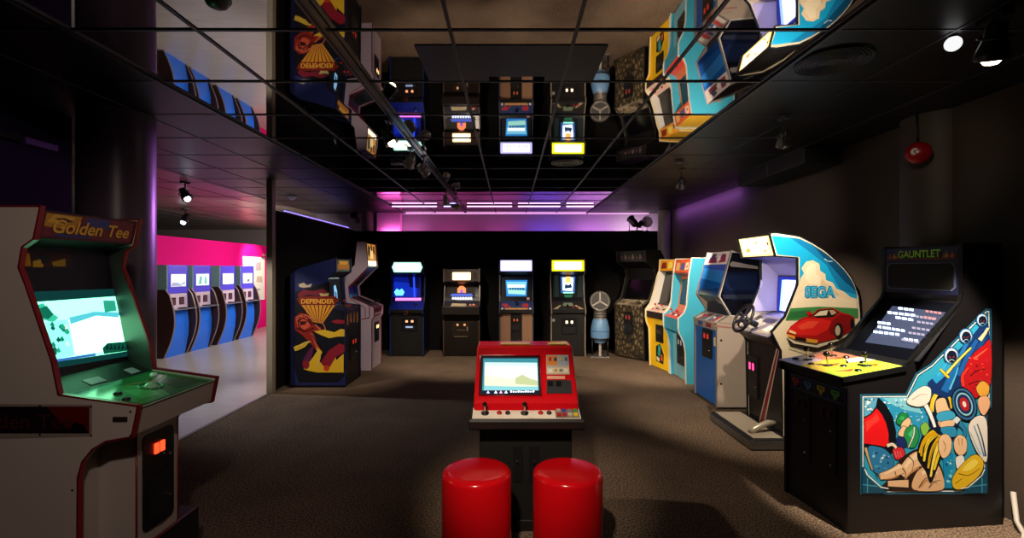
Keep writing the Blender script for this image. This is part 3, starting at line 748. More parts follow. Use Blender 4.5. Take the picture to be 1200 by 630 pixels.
for u, c in ((-.16, '#b01818'), (-.11, '#181818'), (.085, '#b01818'), (.135, '#181818')): rbtn(cp, fr, u, .055, c, .012)
MB(fr).box(.172, .312, .008, .105, .003, .005, mat('#9a948c', .3, .5)).build('selector_plate', cp)
for k, c in enumerate(('#b8b0a8', '#2850b8', '#888078', '#38984a', '#a82828', '#a82828', '#b8b0a8', '#d8b828')):
    u, v = .192 + .033 * (k % 4), (.08, .035)[k // 4]
    MB(fr).box(u - .012, u + .012, v - .014, v + .014, .005, .012, ink(c, .3)).build('selector_button', cp)
# sloping face with screen, cards and coin plate
fr = frame((0, .0205, .826), (1, 0, 0), (0, .27, .26)); L = math.hypot(.27, .26)
class Holder: pass
hc = Holder(); hc.root = r; hc.fr = {'face': (fr, L)}; hc.px = lambda n, pts: PP(r, fr, pts)
mo = MB(fr).plate(hc.px('face', [(563.5, 417), (632, 417), (634, 463), (561.5, 463)]), .0, .002, mat('#3a0408', .3)).build('monitor', r)
a = Art(hc, 'face', .0022)
a.px('#0c2a38', [(565, 418.5), (631, 418.5), (633, 462), (563, 462)], .4)
a.px('#3fa0b0', [(566.5, 420), (630, 420), (631.5, 459), (565, 459)], .7)
a.px('#f2fff0', [(568, 424.5), (629.5, 425), (630.5, 455), (567.5, 454)], .97)
a.px('#d8f4f4', [(568, 424.5), (629.5, 425), (629.6, 429), (568, 428.5)], .9)
a.px('#eef6d8', [(568, 440), (600, 444), (630, 447), (630.5, 456), (567.5, 455)], .9)
a.px('#d4e0a8', [(604, 443), (612, 439), (622, 444), (630, 446), (630.5, 452), (604, 450)], .8)
a.px('#8fd8e0', [(567.5, 452), (600, 453), (630.5, 453), (631, 458.5), (566.5, 459)], .9)
a.px('#0f1c3c', [(565, 457.5), (632, 457.5), (632.5, 461.5), (564, 461.5)], .3)
for x, c in ((572, '#b8b8f8'), (581, '#d8e0ff'), (587, '#e8a0d0'), (593, '#d8e0ff')): a.px(c, [(x - 2, 461), (x, 457.6), (x + 2, 461)], 1)
for k in range(10): a.px('#f0f4ff', [(598 + k * 2.9, 458 + (k % 3) * .4), (600 + k * 2.9, 458 + (k % 3) * .4), (600 + k * 2.9, 460), (598 + k * 2.9, 460.2)], 1)
a.build('screen', mo)
# raised red rim round the screen
rim = hc.px('face', [(563, 416.5), (632.5, 416.5), (634.5, 463.5), (561, 463.5)])
MB(fr).tube([(p[0], p[1], .002) for p in rim], .004, mat('#8a0a12', .25), 6, None, True).build('screen_rim', mo)
pl = MB(fr).plate(hc.px('face', [(640, 416), (666, 416), (667.5, 438.5), (640.5, 438.5)]), 0, .003, mat('#c8bcb0', .35)).build('game_card', r)
a = Art(hc, 'face', .0035)
a.px('#e89048', [(641, 417), (653, 417), (653.5, 428), (641, 428)]); a.px('#a8b4c8', [(654, 417), (665.5, 417), (666, 428), (654, 428)]); a.px('#e8d8b8', [(641, 431), (666.5, 431), (667, 437.5), (641, 437.5)])
for k in range(4):
    x = 643 + k * 6.2; a.px(['#b83838', '#384878', '#d8c050', '#687078'][k], [(x, 419), (x + 3, 419), (x + 3, 423), (x, 423)]); a.px(['#f4f0e8', '#c8a068', '#888', '#f0ece0'][k].ljust(7, '8'), [(x, 432.5), (x + 4, 432.5), (x + 4, 436), (x, 436)])
a.build('card_print', pl)
MB(fr).plate(hc.px('face', [(641, 440.5), (662, 440.5), (662, 444), (641, 444)]), 0, .003, mat('#e8a890', .4)).build('price_card', r)
co = MB(fr).plate(hc.px('face', [(640.5, 445.5), (669, 445.5), (670.5, 461), (640.5, 461)]), 0, .005, mat('#5c5c60', .3, .7)).build('coin_plate', r)
for x in (645, 654.5): MB(fr).plate(hc.px('face', [(x - 3, 447), (x + 3, 447), (x + 3, 453), (x - 3, 453)]), .005, .009, mat('#141414', .3)).build('coin_slot', co)
# plain yellow strips along the top edge
for x0, x1, c in ((-.16, .04, '#e8b848'), (.16, .28, '#f0d060')):
    MB().box(x0, x1, .325, .40, 1.095, 1.106, mat(c, .35)).build('top_card', r, .003)

def stool(label, x, y):
    t = thing('red_stool', label, 'stool', (x, y, 0), 0, 'red drum stools in front of the console')
    R_ = .183
    MB().lathe([(R_ - .006, .012), (R_, .03), (R_, .522), (R_ - .004, .536), (R_ - .013, .5465), (R_ - .028, .5505), (R_ - .05, .552), (.0005, .552)], REDS, 64).build('drum', t)
    MB().lathe([(R_ - .012, 0), (R_ - .012, .014)], RUBBER, 48).build('foot_ring', t)
    return t
stool('glossy red drum stool below the screen side of the red console', -.177, 2.55)
stool('glossy red drum stool below the coin plate side of the red console', .302, 2.55)

# ================================================================== DRIVING MACHINE with the sky and car side
X0, YC, W = 2.13, 4.715, .66
side = [(.34, .06), (.325, .865), (.24, 1.035), (.36, 1.175), (.476, 1.468), (.476, 1.708), (.275, 1.724), (.221, 1.933), (.28, 1.938), (.49, 1.905), (.60, 1.85), (.716, 1.778), (.82, 1.69), (.89, 1.623), (.95, 1.55), (.99, 1.48), (1.03, 1.36), (1.045, 1.2), (1.045, .06)]
inner = [(.35, .07, 'front_panel', mat('#100e10', .4)), (.335, .87, 'dash_lip', BLACK), (.20, .985, 'dashboard', mat('#8c8494', .25)), (.46, 1.14, 'screen_bezel', mat('#8a84b8', .3)), (.60, 1.17, 'monitor', mat('#3a3a78', .3)),
         (.62, 1.60, 'hood_lining', mat('#8a84c0', .35)), (.48, 1.70, 'marquee_underside', mat('#5a54a0', .4)), (.285, 1.722, 'marquee', BLACK), (.232, 1.925, 'top_panel', BLACK), (.28, 1.93, None, 0), (.49, 1.895, None, 0), (.71, 1.77, None, 0), (.885, 1.615, None, 0), (.985, 1.47, None, 0), (1.035, 1.2, None, 0), (1.035, .07, None, 0)]
d = Cabinet('driving_arcade_machine', 'driving arcade machine with steering wheel and a curved side showing a red car', 'arcade machine', (X0, YC, 0), -90, W, side, inner, mat('#e2d2b4', .35), mat('#0b1a26', .4), trim_w=.006)
# base platform
b = MB().prism([(0, 0), (0, .075), (.03, .098), (.42, .098), (.42, 0)], -.435, .435, mat('#17181a', .5))
plat = b.build('platform', d.root, .006)
MB().prism([(.035, .099), (.30, .099), (.30, .102), (.035, .102)], -.40, .40, mat('#a09484', .5)).build('tread_mat', plat)
MB().box(-.436, .436, -.004, .004, .012, .072, mat('#8a9094', .3, .8)).box(.43, .438, 0, .42, .012, .09, mat('#8a9094', .3, .8)).build('kick_rail', plat)
for u in (-.3, 0, .3):
    MB().lathe([(.008, 0), (.008, .006)], CHROME, 8, Matrix.Translation((u, -.002, .045)) @ Matrix.Rotation(PI / 2, 4, 'X')).build('bolt', plat)
MB().tube([(.26, .08, .104), (.25, .12, .13), (.24, .20, .165), (.22, .27, .18), (.2, .33, .165)], .028, mat('#c8bca8', .3, .3), 10).build('foot_pedal', d.root)
# red and silver stripe that leans up the front, coin door
f, L = d.fr['front_panel']
a = Art(d, 'front_panel', .001)
a.px('#c0b4a8', [(888.5, 497), (896, 498), (914, 407), (910.5, 405)]); a.px('#8a1418', [(890, 497), (894.5, 497.5), (913, 408), (911.5, 407)])
a.build('stripe', d.part['front_panel'])
u, v = survey(d.root, f, 883, 434)
d.coin_door('front_panel', u, v - .06, .20, .42, '#ff3878', es=1.6)
# dashboard details
f, L = d.fr['dashboard']
a = Art(d, 'dashboard', .001)
a.uv('#d8cfc0', [(-.28, .05), (-.05, .02), (.02, .18), (-.2, .25)]); a.uv('#b0a490', [(.05, .03), (.26, .05), (.28, .2), (.12, .22)]); a.uv('#3a3650', [(-.1, .2), (.1, .19), (.1, .27), (-.1, .27)])
a.uv('#efe8dc', [(.1, .08), (.2, .07), (.22, .15), (.12, .17)]); a.uv('#2c2830', [(-.28, .22), (-.2, .2), (-.18, .27), (-.28, .28)])
a.build('dash_print', d.part['dashboard'])
Mw = Matrix.Translation((0, .14, 1.13)) @ Matrix.Rotation(math.radians(62), 4, 'X')
wheel = MB(Mw).torus(.145, .014, mat('#141416', .35), None, 40).lathe([(.045, -.015), (.045, .01), (.03, .018)], mat('#2a2830', .3), 20)
for k in range(3):
    an = math.radians(90 + 120 * k); wheel.box(.03, .14, -.016, .016, -.004, .004, mat('#3a3840', .3, .6), Matrix.Rotation(an, 4, 'Z'))
wheel.build('steering_wheel', d.root)
MB().tube([(0, .14, 1.13), (0, .27, 1.065)], .03, BLACK, 12).build('steering_column', d.root)
MB().tube([(-.22, .26, 1.03), (-.22, .22, 1.14)], .008, CHROME, 8).ball(.022, BLACK, (-.22, .217, 1.155), 12).build('gear_lever', d.root)
# lit screen and moulded hood
f, L = d.fr['monitor']
a = Art(d, 'monitor', .002); x = d.xi
a.uv('#2c3cc8', [(-.24, .01), (.24, .01), (.24, .36), (-.24, .36)], .7)
a.uv('#b8c4ff', [(-.19, .02), (.22, .02), (.22, .33), (-.17, .33)], 2.2)
a.uv('#c8d0ff', [(-.14, .05), (.2, .05), (.2, .30), (-.12, .30)], 2.6)
a.uv('#9ec0ff', [(-.19, .02), (-.14, .02), (-.12, .33), (-.17, .33)], 1.1)
a.build('screen', d.part['monitor'])
hd = MB(); HM = mat('#b0a8d8', .3)
for s in (-1, 1):
    xo = s * d.xi * .995; xi_ = s * .245
    hd.add([(xo, .38, 1.17), (xo, .48, 1.46), (xo, .49, 1.70), (xi_, .60, 1.18), (xi_, .605, 1.36), (xi_, .615, 1.545)], [(0, 3, 4, 1), (1, 4, 5, 2)], HM)
    hd.add([(xo, .47, 1.5), (s * .29, .55, 1.40), (xo, .455, 1.40)], [(0, 1, 2)], mat('#d0c8f0', .25))
hd.add([(-d.xi, .49, 1.70), (d.xi, .49, 1.70), (.245, .615, 1.545), (-.245, .615, 1.545)], [(0, 1, 2, 3)], HM)
hd.build('screen_hood', d.root)
# lit marquee
f, L = d.fr['marquee']
a = Art(d, 'marquee', .002)
a.uv('#0c0c0c', [(-x, 0), (x, 0), (x, L), (-x, L)])
a.uv('#ffd27c', [(-x + .02, .012), (x - .02, .012), (x - .02, L - .012), (-x + .02, L - .012)], 1.5)
a.uv('#ffe2a8', [(-x + .05, .03), (x - .08, .035), (x - .06, L - .02), (-x + .06, L - .02)], 2.6)
for pts in ([(-.2, .05), (-.1, .06), (-.12, .1), (-.2, .09)], [(.1, .04), (.2, .05), (.18, .08)], [(.0, .12), (.08, .15), (.02, .16)]): a.uv('#e8a048', pts, 1.0)
a.uv('#9a5a3c', [(.22, .11), (.25, .11), (.25, .14), (.22, .14)], .6)
a.build('marquee_art', d.part['marquee'])
MB().box(-W / 2 - .004, W / 2 + .004, .214, .232, 1.915, 1.932, BLACK).build('marquee_cap', d.root)
# side picture
sp = d.sides[1]
a = Art(d, 'near_plus', .001, .0003)
sil = [(904, 276), (911, 276.5), (937, 279.5), (951, 286), (966, 295.5), (979, 306), (988, 315), (995, 324), (1000, 332), (1004.5, 348), (1005, 372), (1005, 420), (920, 420), (917, 411), (906.5, 389), (921, 373), (930, 352), (937, 334), (937, 301), (911, 298)]
a.px('#e6d6b8', sil)
a.px('#18a2d8', [(904, 276), (911, 276.5), (937, 279.5), (951, 286), (966, 295.5), (979, 306), (988, 315), (995, 324), (1000, 332), (1004, 345), (1004, 352), (934, 352), (937, 334), (937, 301), (911, 298)])
a.px('#1278b0', [(925, 278), (937, 279.5), (951, 286), (966, 295.5), (979, 306), (988, 315), (995, 324), (1000, 332), (1004, 345), (985, 340), (968, 310), (945, 292)])
a.px('#0c4a74', [(951, 286), (966, 295.5), (979, 306), (988, 315), (995, 324), (1000, 332), (1003, 341), (990, 330), (974, 312)])
cloud = [(930, 352), (936, 338), (938, 326), (942, 320), (939, 314), (945, 306), (953, 305), (960, 309), (961, 317), (967, 321), (968, 328), (976, 331), (980, 338), (988, 341), (997, 348), (1004, 350), (1004, 362), (930, 360)]
a.px('#e9d6b4', cloud)
a.px('#f4e6c8', [(944, 316), (950, 308), (956, 310), (956, 320), (962, 326), (960, 334), (948, 332), (943, 326)]); a.px('#dcc49c', [(962, 326), (968, 332), (976, 336), (984, 346), (970, 346), (962, 338)])
a.px('#f0e0c0', [(932, 346), (944, 340), (966, 342), (990, 350), (1004, 353), (1004, 361), (928, 361)])
a.line('#bfd8e8', [(966, 303), (970, 306), (975, 306)], .9)
a.px('#3f8a4a', [(926, 361), (960, 359), (1005, 361), (1005, 372), (960, 374), (920, 375)]); a.px('#2c6c3c', [(926, 365), (950, 363), (946, 371), (921, 374)])
fs = d.fr['near_plus'][0]
s0 = survey(d.root, fs, 942.5, 349); s1 = survey(d.root, fs, 979, 334.5)
for k, (bd, cc, gz) in enumerate(((.10, '#e0ecf0', 1.0), (.075, '#1470a4', 1.0), (.02, '#40b4dc', .97))):
    a.text('SEGA', (s0[0] + s1[0]) / 2, (s0[1] + s1[1]) / 2, abs(s1[1] - s0[1]) * (1.06, 1, .86)[k], cc, width=abs(s1[0] - s0[0]) * (1.04, 1, .97)[k], bold=bd)
# red sports car
a.px('#2a2420', [(921, 395), (930, 402), (958, 407), (984, 398), (1000, 388), (1000, 392), (980, 404), (955, 412), (926, 406)])
a.px('#b01818', [(921, 390), (926, 382), (938, 373), (950, 369), (958, 362), (976, 360.5), (986, 366), (995, 368), (1001, 372), (1000, 384), (992, 390), (980, 396), (956, 402), (930, 398)])
a.px('#e02420', [(922, 388), (930, 380), (944, 373), (962, 373), (974, 376), (970, 386), (956, 393), (932, 392)]); a.px('#f04a34', [(934, 382), (946, 376), (960, 376), (952, 384), (938, 386)])
a.px('#201818', [(951, 370), (959, 363), (975, 361.5), (982, 366), (976, 371), (958, 372)]); a.px('#e8d8b8', [(953, 370), (960, 364.5), (970, 363), (968, 369)]); a.px('#c8a888', [(971, 363), (976, 363), (980, 366.5), (974, 369)])
a.px('#8a1014', [(974, 376), (984, 368), (998, 370), (1000, 382), (988, 390), (974, 392), (970, 386)]); a.px('#181414', ell(982, 387, 5.5, 9)); a.px('#c8b8a0', ell(981, 387, 3, 6)); a.px('#141010', ell(998, 379, 2.5, 6))
a.px('#e8a030', [(922, 391), (931, 393.5), (931, 397), (923, 394)]); a.px('#e8a030', [(944, 396), (958, 398), (957, 402), (944, 400)]); a.px('#f4d8a0', [(925, 386), (932, 389), (932, 391.5), (924, 389)]); a.px('#2a1010', [(931, 394), (944, 396), (944, 400), (931, 397.5)])
a.px('#c01818', [(944, 366), (949, 364), (951, 367), (947, 370)])
a.line('#b8a888', [(924, 406), (950, 414), (976, 410)], 1.2)
a.build('side_art', sp)

# ================================================================== BLUE FRONTED MACHINE with pale side
X0, YC, W = 2.36, 5.87, .68
prof = [(0, .03), (0, .965), (-.012, .99), (.15, 1.085), (.02, 1.295), (.17, 1.824), (.235, 1.80), (.49, 1.70), (.72, 1.60), (.72, .03)]
inner = [(.01, .04, 'front_panel', mat('#1e66c0', .4)), (.01, .955, 'panel_edge', mat('#d0b8a8', .4)), (0, .99, 'control_panel', mat('#b8a8a0', .35)), (.155, 1.07, 'recess', mat('#141828', .4)), (.16, 1.19, 'shade', mat('#101830', .3)), (.03, 1.295, 'monitor_glass', mat('#1450a0', .12)), (.125, 1.665, 'marquee', mat('#ddd2cc', .35)), (.168, 1.815, 'top_panel', BLACK), (.48, 1.69, None, 0), (.71, 1.59, 'back_panel', BLACK), (.71, .04, None, 0)]
PALE = mat('#a99b90', .5, bump=.03)
b = Cabinet('blue_front_arcade_machine', 'arcade machine with plain blue front, pale side panel and a dark glossy upper side', 'arcade machine', (X0, YC, 0), -90, W, prof, inner, PALE, mat('#a8a0a0', .3, .5))
a = Art(b, 'near_plus', .001)
up = [(857.8, 295.5), (864, 296), (890, 306), (890, 372), (857, 369), (844, 347)]
a.px('#d0cccc', [(857, 293.5), (864, 295), (898, 308), (898, 375), (856, 370), (842.5, 347)]); a.px('#0b0e1c', up, r=.08)
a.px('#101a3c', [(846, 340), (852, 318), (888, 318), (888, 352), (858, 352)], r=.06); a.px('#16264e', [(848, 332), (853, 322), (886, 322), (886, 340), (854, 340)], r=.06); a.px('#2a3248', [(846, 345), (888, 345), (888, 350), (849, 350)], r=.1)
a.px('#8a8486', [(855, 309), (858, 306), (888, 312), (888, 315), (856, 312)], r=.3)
a.px('#a08c84', [(837, 376), (858, 378.5), (858, 380), (837, 378)]); a.px('#a07068', [(837, 380.5), (864, 383.5), (864, 385.5), (837, 382.5)])
a.build('side_art', b.sides[1])
m = MB(b.fr['near_plus'][0])
for px, py in ((845, 398.5), (845, 449.5)):
    u, v = survey(b.root, b.fr['near_plus'][0], px, py); m = MB(b.fr['near_plus'][0]); m.lathe([(.012, 0), (.012, .004), (.006, .006)], BLACK, 10, Matrix.Translation((u, v, 0))); m.build('bolt', b.sides[1])
f, L = b.fr['front_panel']
b.coin_door('front_panel', .06, .68, .28, .34, '#c83020', es=.9)
MB(f).box(.26, .29, .68, .78, 0, .012, mat('#d8c8a0', .4)).build('latch', b.part['front_panel'])
f, L = b.fr['monitor_glass']
a = Art(b, 'monitor_glass', .001)
a.uv('#0c3a80', [(-.3, .0), (.3, .0), (.3, .1), (-.3, .06)], r=.12); a.uv('#2a78c8', [(-.3, .2), (.3, .16), (.3, .3), (-.3, .34)], r=.12)
a.build('glass_print', b.part['monitor_glass'])
f, L = b.fr['shade']; MB(f).poly([(.05, .01), (.2, .02), (.14, .12)], .001, mat('#c8c8d0', .3)).build('shade_print', b.part['shade'])
f, L = b.fr['marquee']; x = b.xi
a = Art(b, 'marquee', .001)
a.uv('#d8ccc8', [(-x, 0), (x, 0), (x, L), (-x, L)])
a.uv('#7a1c34', [(-.22, .02), (.02, .02), (.04, .09), (-.2, .09)]); a.uv('#28345c', [(-.18, .07), (-.08, .06), (-.02, .13), (-.14, .14)]); a.uv('#8a2038', [(.08, .02), (.26, .03), (.24, .12), (.12, .13)]); a.uv('#f0e8e4', [(.0, .05), (.12, .05), (.1, .1), (.02, .1)]); a.uv('#28345c', [(.16, .08), (.2, .08), (.21, .13), (.17, .13)])
a.build('marquee_art', b.part['marquee'])
f, L = b.fr['control_panel']
a = Art(b, 'control_panel', .001)
for k in range(7): a.uv(['#e0d8d0', '#b84048', '#3c5a9c', '#d8c8b8', '#4870b0', '#c05858', '#e4dcd4'][k], [(-.3 + .09 * k, .01), (-.23 + .09 * k, .01), (-.22 + .085 * k, L - .02), (-.28 + .085 * k, L - .02)])
a.build('panel_print', b.part['control_panel'])
for u, c in ((-.2, '#c02020'), (-.1, '#c02020'), (.1, '#e0e0e0'), (.2, '#c02020')): b.btn('control_panel', u, L * .5, c, .016)
f, L = b.fr['panel_edge']; MB().box(-x, x, -.006, .004, .905, .985, mat('#a8988c', .4)).box(-.2, -.05, -.008, -.005, .92, .97, mat('#40589a', .4)).box(.05, .2, -.008, -.005, .92, .97, mat('#903840', .4)).build('panel_fascia', b.root)

# ================================================================== CYAN MACHINE
X0, YC, W = 2.43, 7.11, .68
CYAN = mat('#3c9cb8', .35)
prof = [(.03, .0), (.02, .45), (-.01, .60), (-.06, .70), (-.08, .76), (-.08, .92), (.0, .99), (.037, 1.087), (.054, 1.31), (.075, 1.54), (.113, 1.767), (.45, 1.767), (.70, 1.60), (.72, 0)]
inner = [(.08, .01, 'front_panel', mat('#7cbccc', .4)), (.07, .68, 'panel_lip', BLACK), (-.07, .72, 'panel_fascia', CYAN), (-.07, .90, 'control_panel', mat('#c03828', .35)), (.10, .98, 'screen_bezel', mat('#c86030', .35)), (.14, 1.04, 'monitor', mat('#141220', .2)), (.20, 1.50, 'marquee_underside', mat('#d8643c', .4)), (.085, 1.555, 'marquee', mat('#c84830', .35)), (.115, 1.757, 'top_panel', mat('#e0b030', .4)), (.45, 1.757, None, 0), (.69, 1.59, 'back_panel', BLACK), (.71, .01, None, 0)]
cy_ = Cabinet('cyan_arcade_machine', 'cyan arcade machine with white edging and a red control panel', 'arcade machine', (X0, YC, 0), -90, W, prof, inner, CYAN, mat('#e8e4dc', .4), trim_w=.006)
cy_.coin_door('front_panel', .02, .42, .30, .44, '#e8e0d0', es=.25)
f, L = cy_.fr['monitor']; a = Art(cy_, 'monitor', .001)
a.uv('#e07838', [(-.31, .0), (.31, .0), (.31, L), (-.31, L)]); a.uv('#0a0a14', rrect(-.25, .25, .04, L - .04, .03), r=.1); a.uv('#1c2040', rrect(-.22, .22, .07, L - .07, .03), r=.1)
a.build('screen', cy_.part['monitor'])
f, L = cy_.fr['marquee']; a = Art(cy_, 'marquee', .001)
a.uv('#d85a2c', [(-.31, .005), (.31, .005), (.31, L - .005), (-.31, L - .005)]); a.uv('#f0c070', [(-.26, .04), (-.1, .03), (-.12, .15), (-.24, .16)]); a.uv('#3c5aa0', [(-.06, .05), (.1, .04), (.08, .14), (-.04, .15)]); a.uv('#f4e0c0', [(.12, .04), (.26, .06), (.24, .16), (.14, .15)]); a.uv('#a02828', [(.15, .07), (.22, .08), (.2, .13)])
a.build('marquee_art', cy_.part['marquee'])
for u in (-.12, .12): cy_.stick('control_panel', u, .09, '#c02020')
for u in (-.22, 0, .2): cy_.btn('control_panel', u, .08, '#f0e8e0')
f, L = cy_.fr['panel_fascia']; MB(f).plate(rrect(.04, .12, .06, .12, .01), 0, .004, mat('#4a8a98', .4)).build('start_plate', cy_.part['panel_fascia'])
a = Art(cy_, 'near_plus', .001)
a.uv('#e07850', ell(.50, 1.35, .12, .25)); a.uv('#3c9cb8', ell(.55, 1.35, .12, .25)); a.build('side_art', cy_.sides[1])

# ================================================================== YELLOW MACHINE
th = -79.4; W = .66
ct = math.radians(th); near = Vector((2.45, 7.50)); c0 = near - W / 2 * Vector((math.cos(ct), math.sin(ct)))
YEL = mat('#e8b414', .4)
prof = [(.02, .0), (.0, .62), (-.05, .74), (-.06, .80), (-.06, .94), (.02, 1.04), (.09, 1.25), (.15, 1.50), (.19, 1.60), (.20, 1.77), (.66, 1.77), (.70, 0)]
inner = [(.03, .01, 'front_panel', mat('#f0c010', .4)), (.02, .80, 'panel_lip', BLACK), (-.05, .82, 'panel_fascia', mat('#2a1a12', .4)), (-.05, .92, 'control_panel', mat('#d8b8a8', .35)), (.14, 1.02, 'screen_bezel', BLACK), (.18, 1.06, 'monitor', mat('#0c0a0c', .2)), (.30, 1.55, 'marquee_underside', BLACK), (.19, 1.585, 'marquee', mat('#e89020', .35)), (.21, 1.76, 'top_panel', mat('#f0b820', .35)), (.65, 1.76, 'back_panel', BLACK), (.69, .01, None, 0)]
y_ = Cabinet('yellow_arcade_machine', 'yellow arcade machine with a pale flared side, between cyan machine and stone-patterned one', 'arcade machine', (c0.x, c0.y, 0), th, W, prof, inner, YEL, mat('#f2e2b0', .4), trim_w=.006)
f = y_.fr['near_minus'][0]
# white lining of the far side wing
m = MB(); xx = -y_.w / 2 + y_.th + .001
m.add([(xx, -.055, .82), (xx, -.055, .94), (xx, .022, 1.04), (xx, .092, 1.25), (xx, .152, 1.50), (xx, .192, 1.60), (xx, .30, 1.55), (xx, .18, 1.06), (xx, .14, 1.02), (xx, -.05, .92)], [(0, 1, 2, 9), (2, 3, 7, 8), (3, 4, 5, 6), (3, 6, 7), (2, 8, 9)], mat('#d8d0c8', .35)); m.build('side_lining', y_.sides[-1])
y_.on('front_panel').plate(rrect(-.11, .13, .42, .70, .01), 0, .01, mat('#171412', .4)).box(-.06, -.01, .56, .62, .01, .018, mat('#4a3a30', .4)).box(.03, .08, .56, .62, .01, .018, mat('#4a3a30', .4)).build('coin_door', y_.part['front_panel'])
a = Art(y_, 'front_panel', .001)
a.uv('#17130e', [(-.12, .10), (.12, .08), (.14, .24), (.02, .40), (-.12, .34)]); a.uv('#2c9a8c', [(-.06, .2), (.02, .18), (.04, .34), (-.04, .38)]); a.uv('#e8d8b0', [(-.1, .12), (.0, .1), (.0, .16), (-.1, .18)]); a.uv('#d85a28', [(.04, .14), (.1, .12), (.1, .22), (.05, .24)]); a.uv('#3ca8d0', [(-.02, .28), (.03, .27), (.02, .38)])
a.build('front_art', y_.part['front_panel'])
f, L = y_.fr['marquee']; a = Art(y_, 'marquee', .001)
a.uv('#f0a020', [(-.3, .004), (.3, .004), (.3, L - .004), (-.3, L - .004)]); a.uv('#8a2418', [(-.26, .03), (-.08, .04), (-.1, .14), (-.24, .13)]); a.uv('#f8e060', [(-.04, .03), (.1, .05), (.08, .15), (-.02, .14)]); a.uv('#3a1c10', [(.12, .03), (.26, .04), (.24, .12), (.14, .1)])
a.build('marquee_art', y_.part['marquee'])
for u in (-.1, .12): y_.stick('control_panel', u, .1, '#c02020')
for u in (-.2, 0, .22): y_.btn('control_panel', u, .07, '#d03030')

# ================================================================== STONE-PATTERNED MACHINE
th = -55.2; W = .68
prof = [(.02, .02), (0, .90), (-.02, .93), (-.02, .97), (.18, 1.06), (.34, 1.40), (.30, 1.62), (.06, 1.74), (.04, 1.95), (.45, 1.95), (.74, 1.6), (.74, .02)]
inner = [(.01, .03, 'front_panel', STONE), (-.01, .93, 'panel_edge', STONE), (-.01, .965, 'control_panel', mat('#8a7c66', .5)), (.20, 1.06, 'monitor', mat('#0a090b', .15)), (.36, 1.42, 'speaker_panel', mat('#0c0b0c', .5)), (.31, 1.63, 'marquee_underside', BLACK), (.07, 1.745, 'marquee', mat('#0e0c10', .4)), (.05, 1.94, 'top_panel', BLACK), (.45, 1.94, None, 0), (.73, 1.59, 'back_panel', BLACK), (.73, .03, None, 0)]
st = Cabinet('stone_pattern_arcade_machine', 'dark arcade machine covered in cracked stone pattern, standing slantwise in the corner', 'arcade machine', (2.13, 8.70, 0), th, W, prof, inner, mat('#0c0a08', .5, bump=.2, scale=20), mat('#2c2720', .5))
st.coin_door('front_panel', .0, .62, .20, .40, '#e85030', es=.35, face='#14110e')
a = Art(st, 'control_panel', .001)
f, L = st.fr['control_panel']
a.uv('#a8977c', [(-.28, .02), (-.05, .03), (-.1, .18), (-.3, .16)]); a.uv('#5a4c3a', [(-.02, .04), (.2, .02), (.26, .15), (.04, .19)]); a.build('panel_print', st.part['control_panel'])
for u in (-.18, .18): st.stick('control_panel', u, .1, '#101010')
for u in (-.06, 0, .06): st.btn('control_panel', u, .1, '#806a50')
f, L = st.fr['marquee']; a = Art(st, 'marquee', .001)
a.uv('#1a161e', [(-.3, .01), (.3, .01), (.3, L - .01), (-.3, L - .01)])
for k in range(6):
    u = -.22 + .085 * k; a.uv(['#6a4a44', '#8a7a78', '#7a3c34', '#9a8480', '#5a4a50', '#84605a'][k], [(u - .03, .05), (u, .13 + .02 * (k % 2)), (u + .035, .09), (u + .03, .05)])
a.uv('#4a4048', [(-.28, .02), (.28, .02), (.28, .035), (-.28, .035)]); a.build('marquee_art', st.part['marquee'])
# carved rims along the screen opening
for s in (-1, 1):
    MB().tube([(s * .32, .0, .98), (s * .325, .16, 1.08), (s * .33, .30, 1.42), (s * .33, .27, 1.60)], .022, mat('#2a261f', .5, bump=.3, scale=30), 8).build('carved_rim', st.root)
MB().tube([(-.27, .06, 1.01), (-.1, .1, 1.045), (.02, .08, 1.03), (.16, .12, 1.05), (.28, .07, 1.01)], .018, mat('#9a8a70', .5, bump=.3, scale=30), 8).build('carved_ledge', st.root)
# ================================================================== BACK ROW facing the camera
YB0 = 8.92
S0 = YB0 / F
def upright(name, label, pcx, w, h, side, trim, lower, shelf=.0, mtop=None):
    x = (pcx - CX) * S0
    prof = [(.02, 0), (.02, .74), (-.05, .80), (-.05, .87), (.10, 1.02), (.14, 1.12), (.20, h - .30), (.04, h - .24), (.05, h), (.55, h), (.70, h - .45), (.70, 0)]
    inner = [(.03, .01, 'front_panel', lower), (.03, .78, 'panel_lip', BLACK), (-.04, .81, 'panel_fascia', BLACK), (-.04, .865, 'control_panel', mat('#2a2a3a', .35)), (.13, 1.02, 'screen_bezel', mat('#10121c', .3)), (.17, 1.10, 'monitor', mat('#0c0d14', .2)), (.26, h - .31, 'marquee_underside', mat('#15151c', .4)), (.05, h - .235, 'marquee', BLACK), (.06, h - .01, 'top_panel', BLACK), (.54, h - .01, None, 0), (.69, h - .45, 'back_panel', BLACK), (.69, .01, None, 0)]
    return Cabinet(name, label, 'arcade machine', (x, YB0, 0), 0, w, prof, inner, side, trim, th=.02)
def marquee_light(c, edge, mid, em, inset=.012):
    f, L = c.fr['marquee']; x = c.xi
    a = Art(c, 'marquee', .002)
    a.uv(edge, rrect(-x + .004, x - .004, inset, L - inset, .015), em * .8)
    a.uv(mid, rrect(-x + .05, x - .05, inset + .03, L - inset - .03, .02), em)
    return a
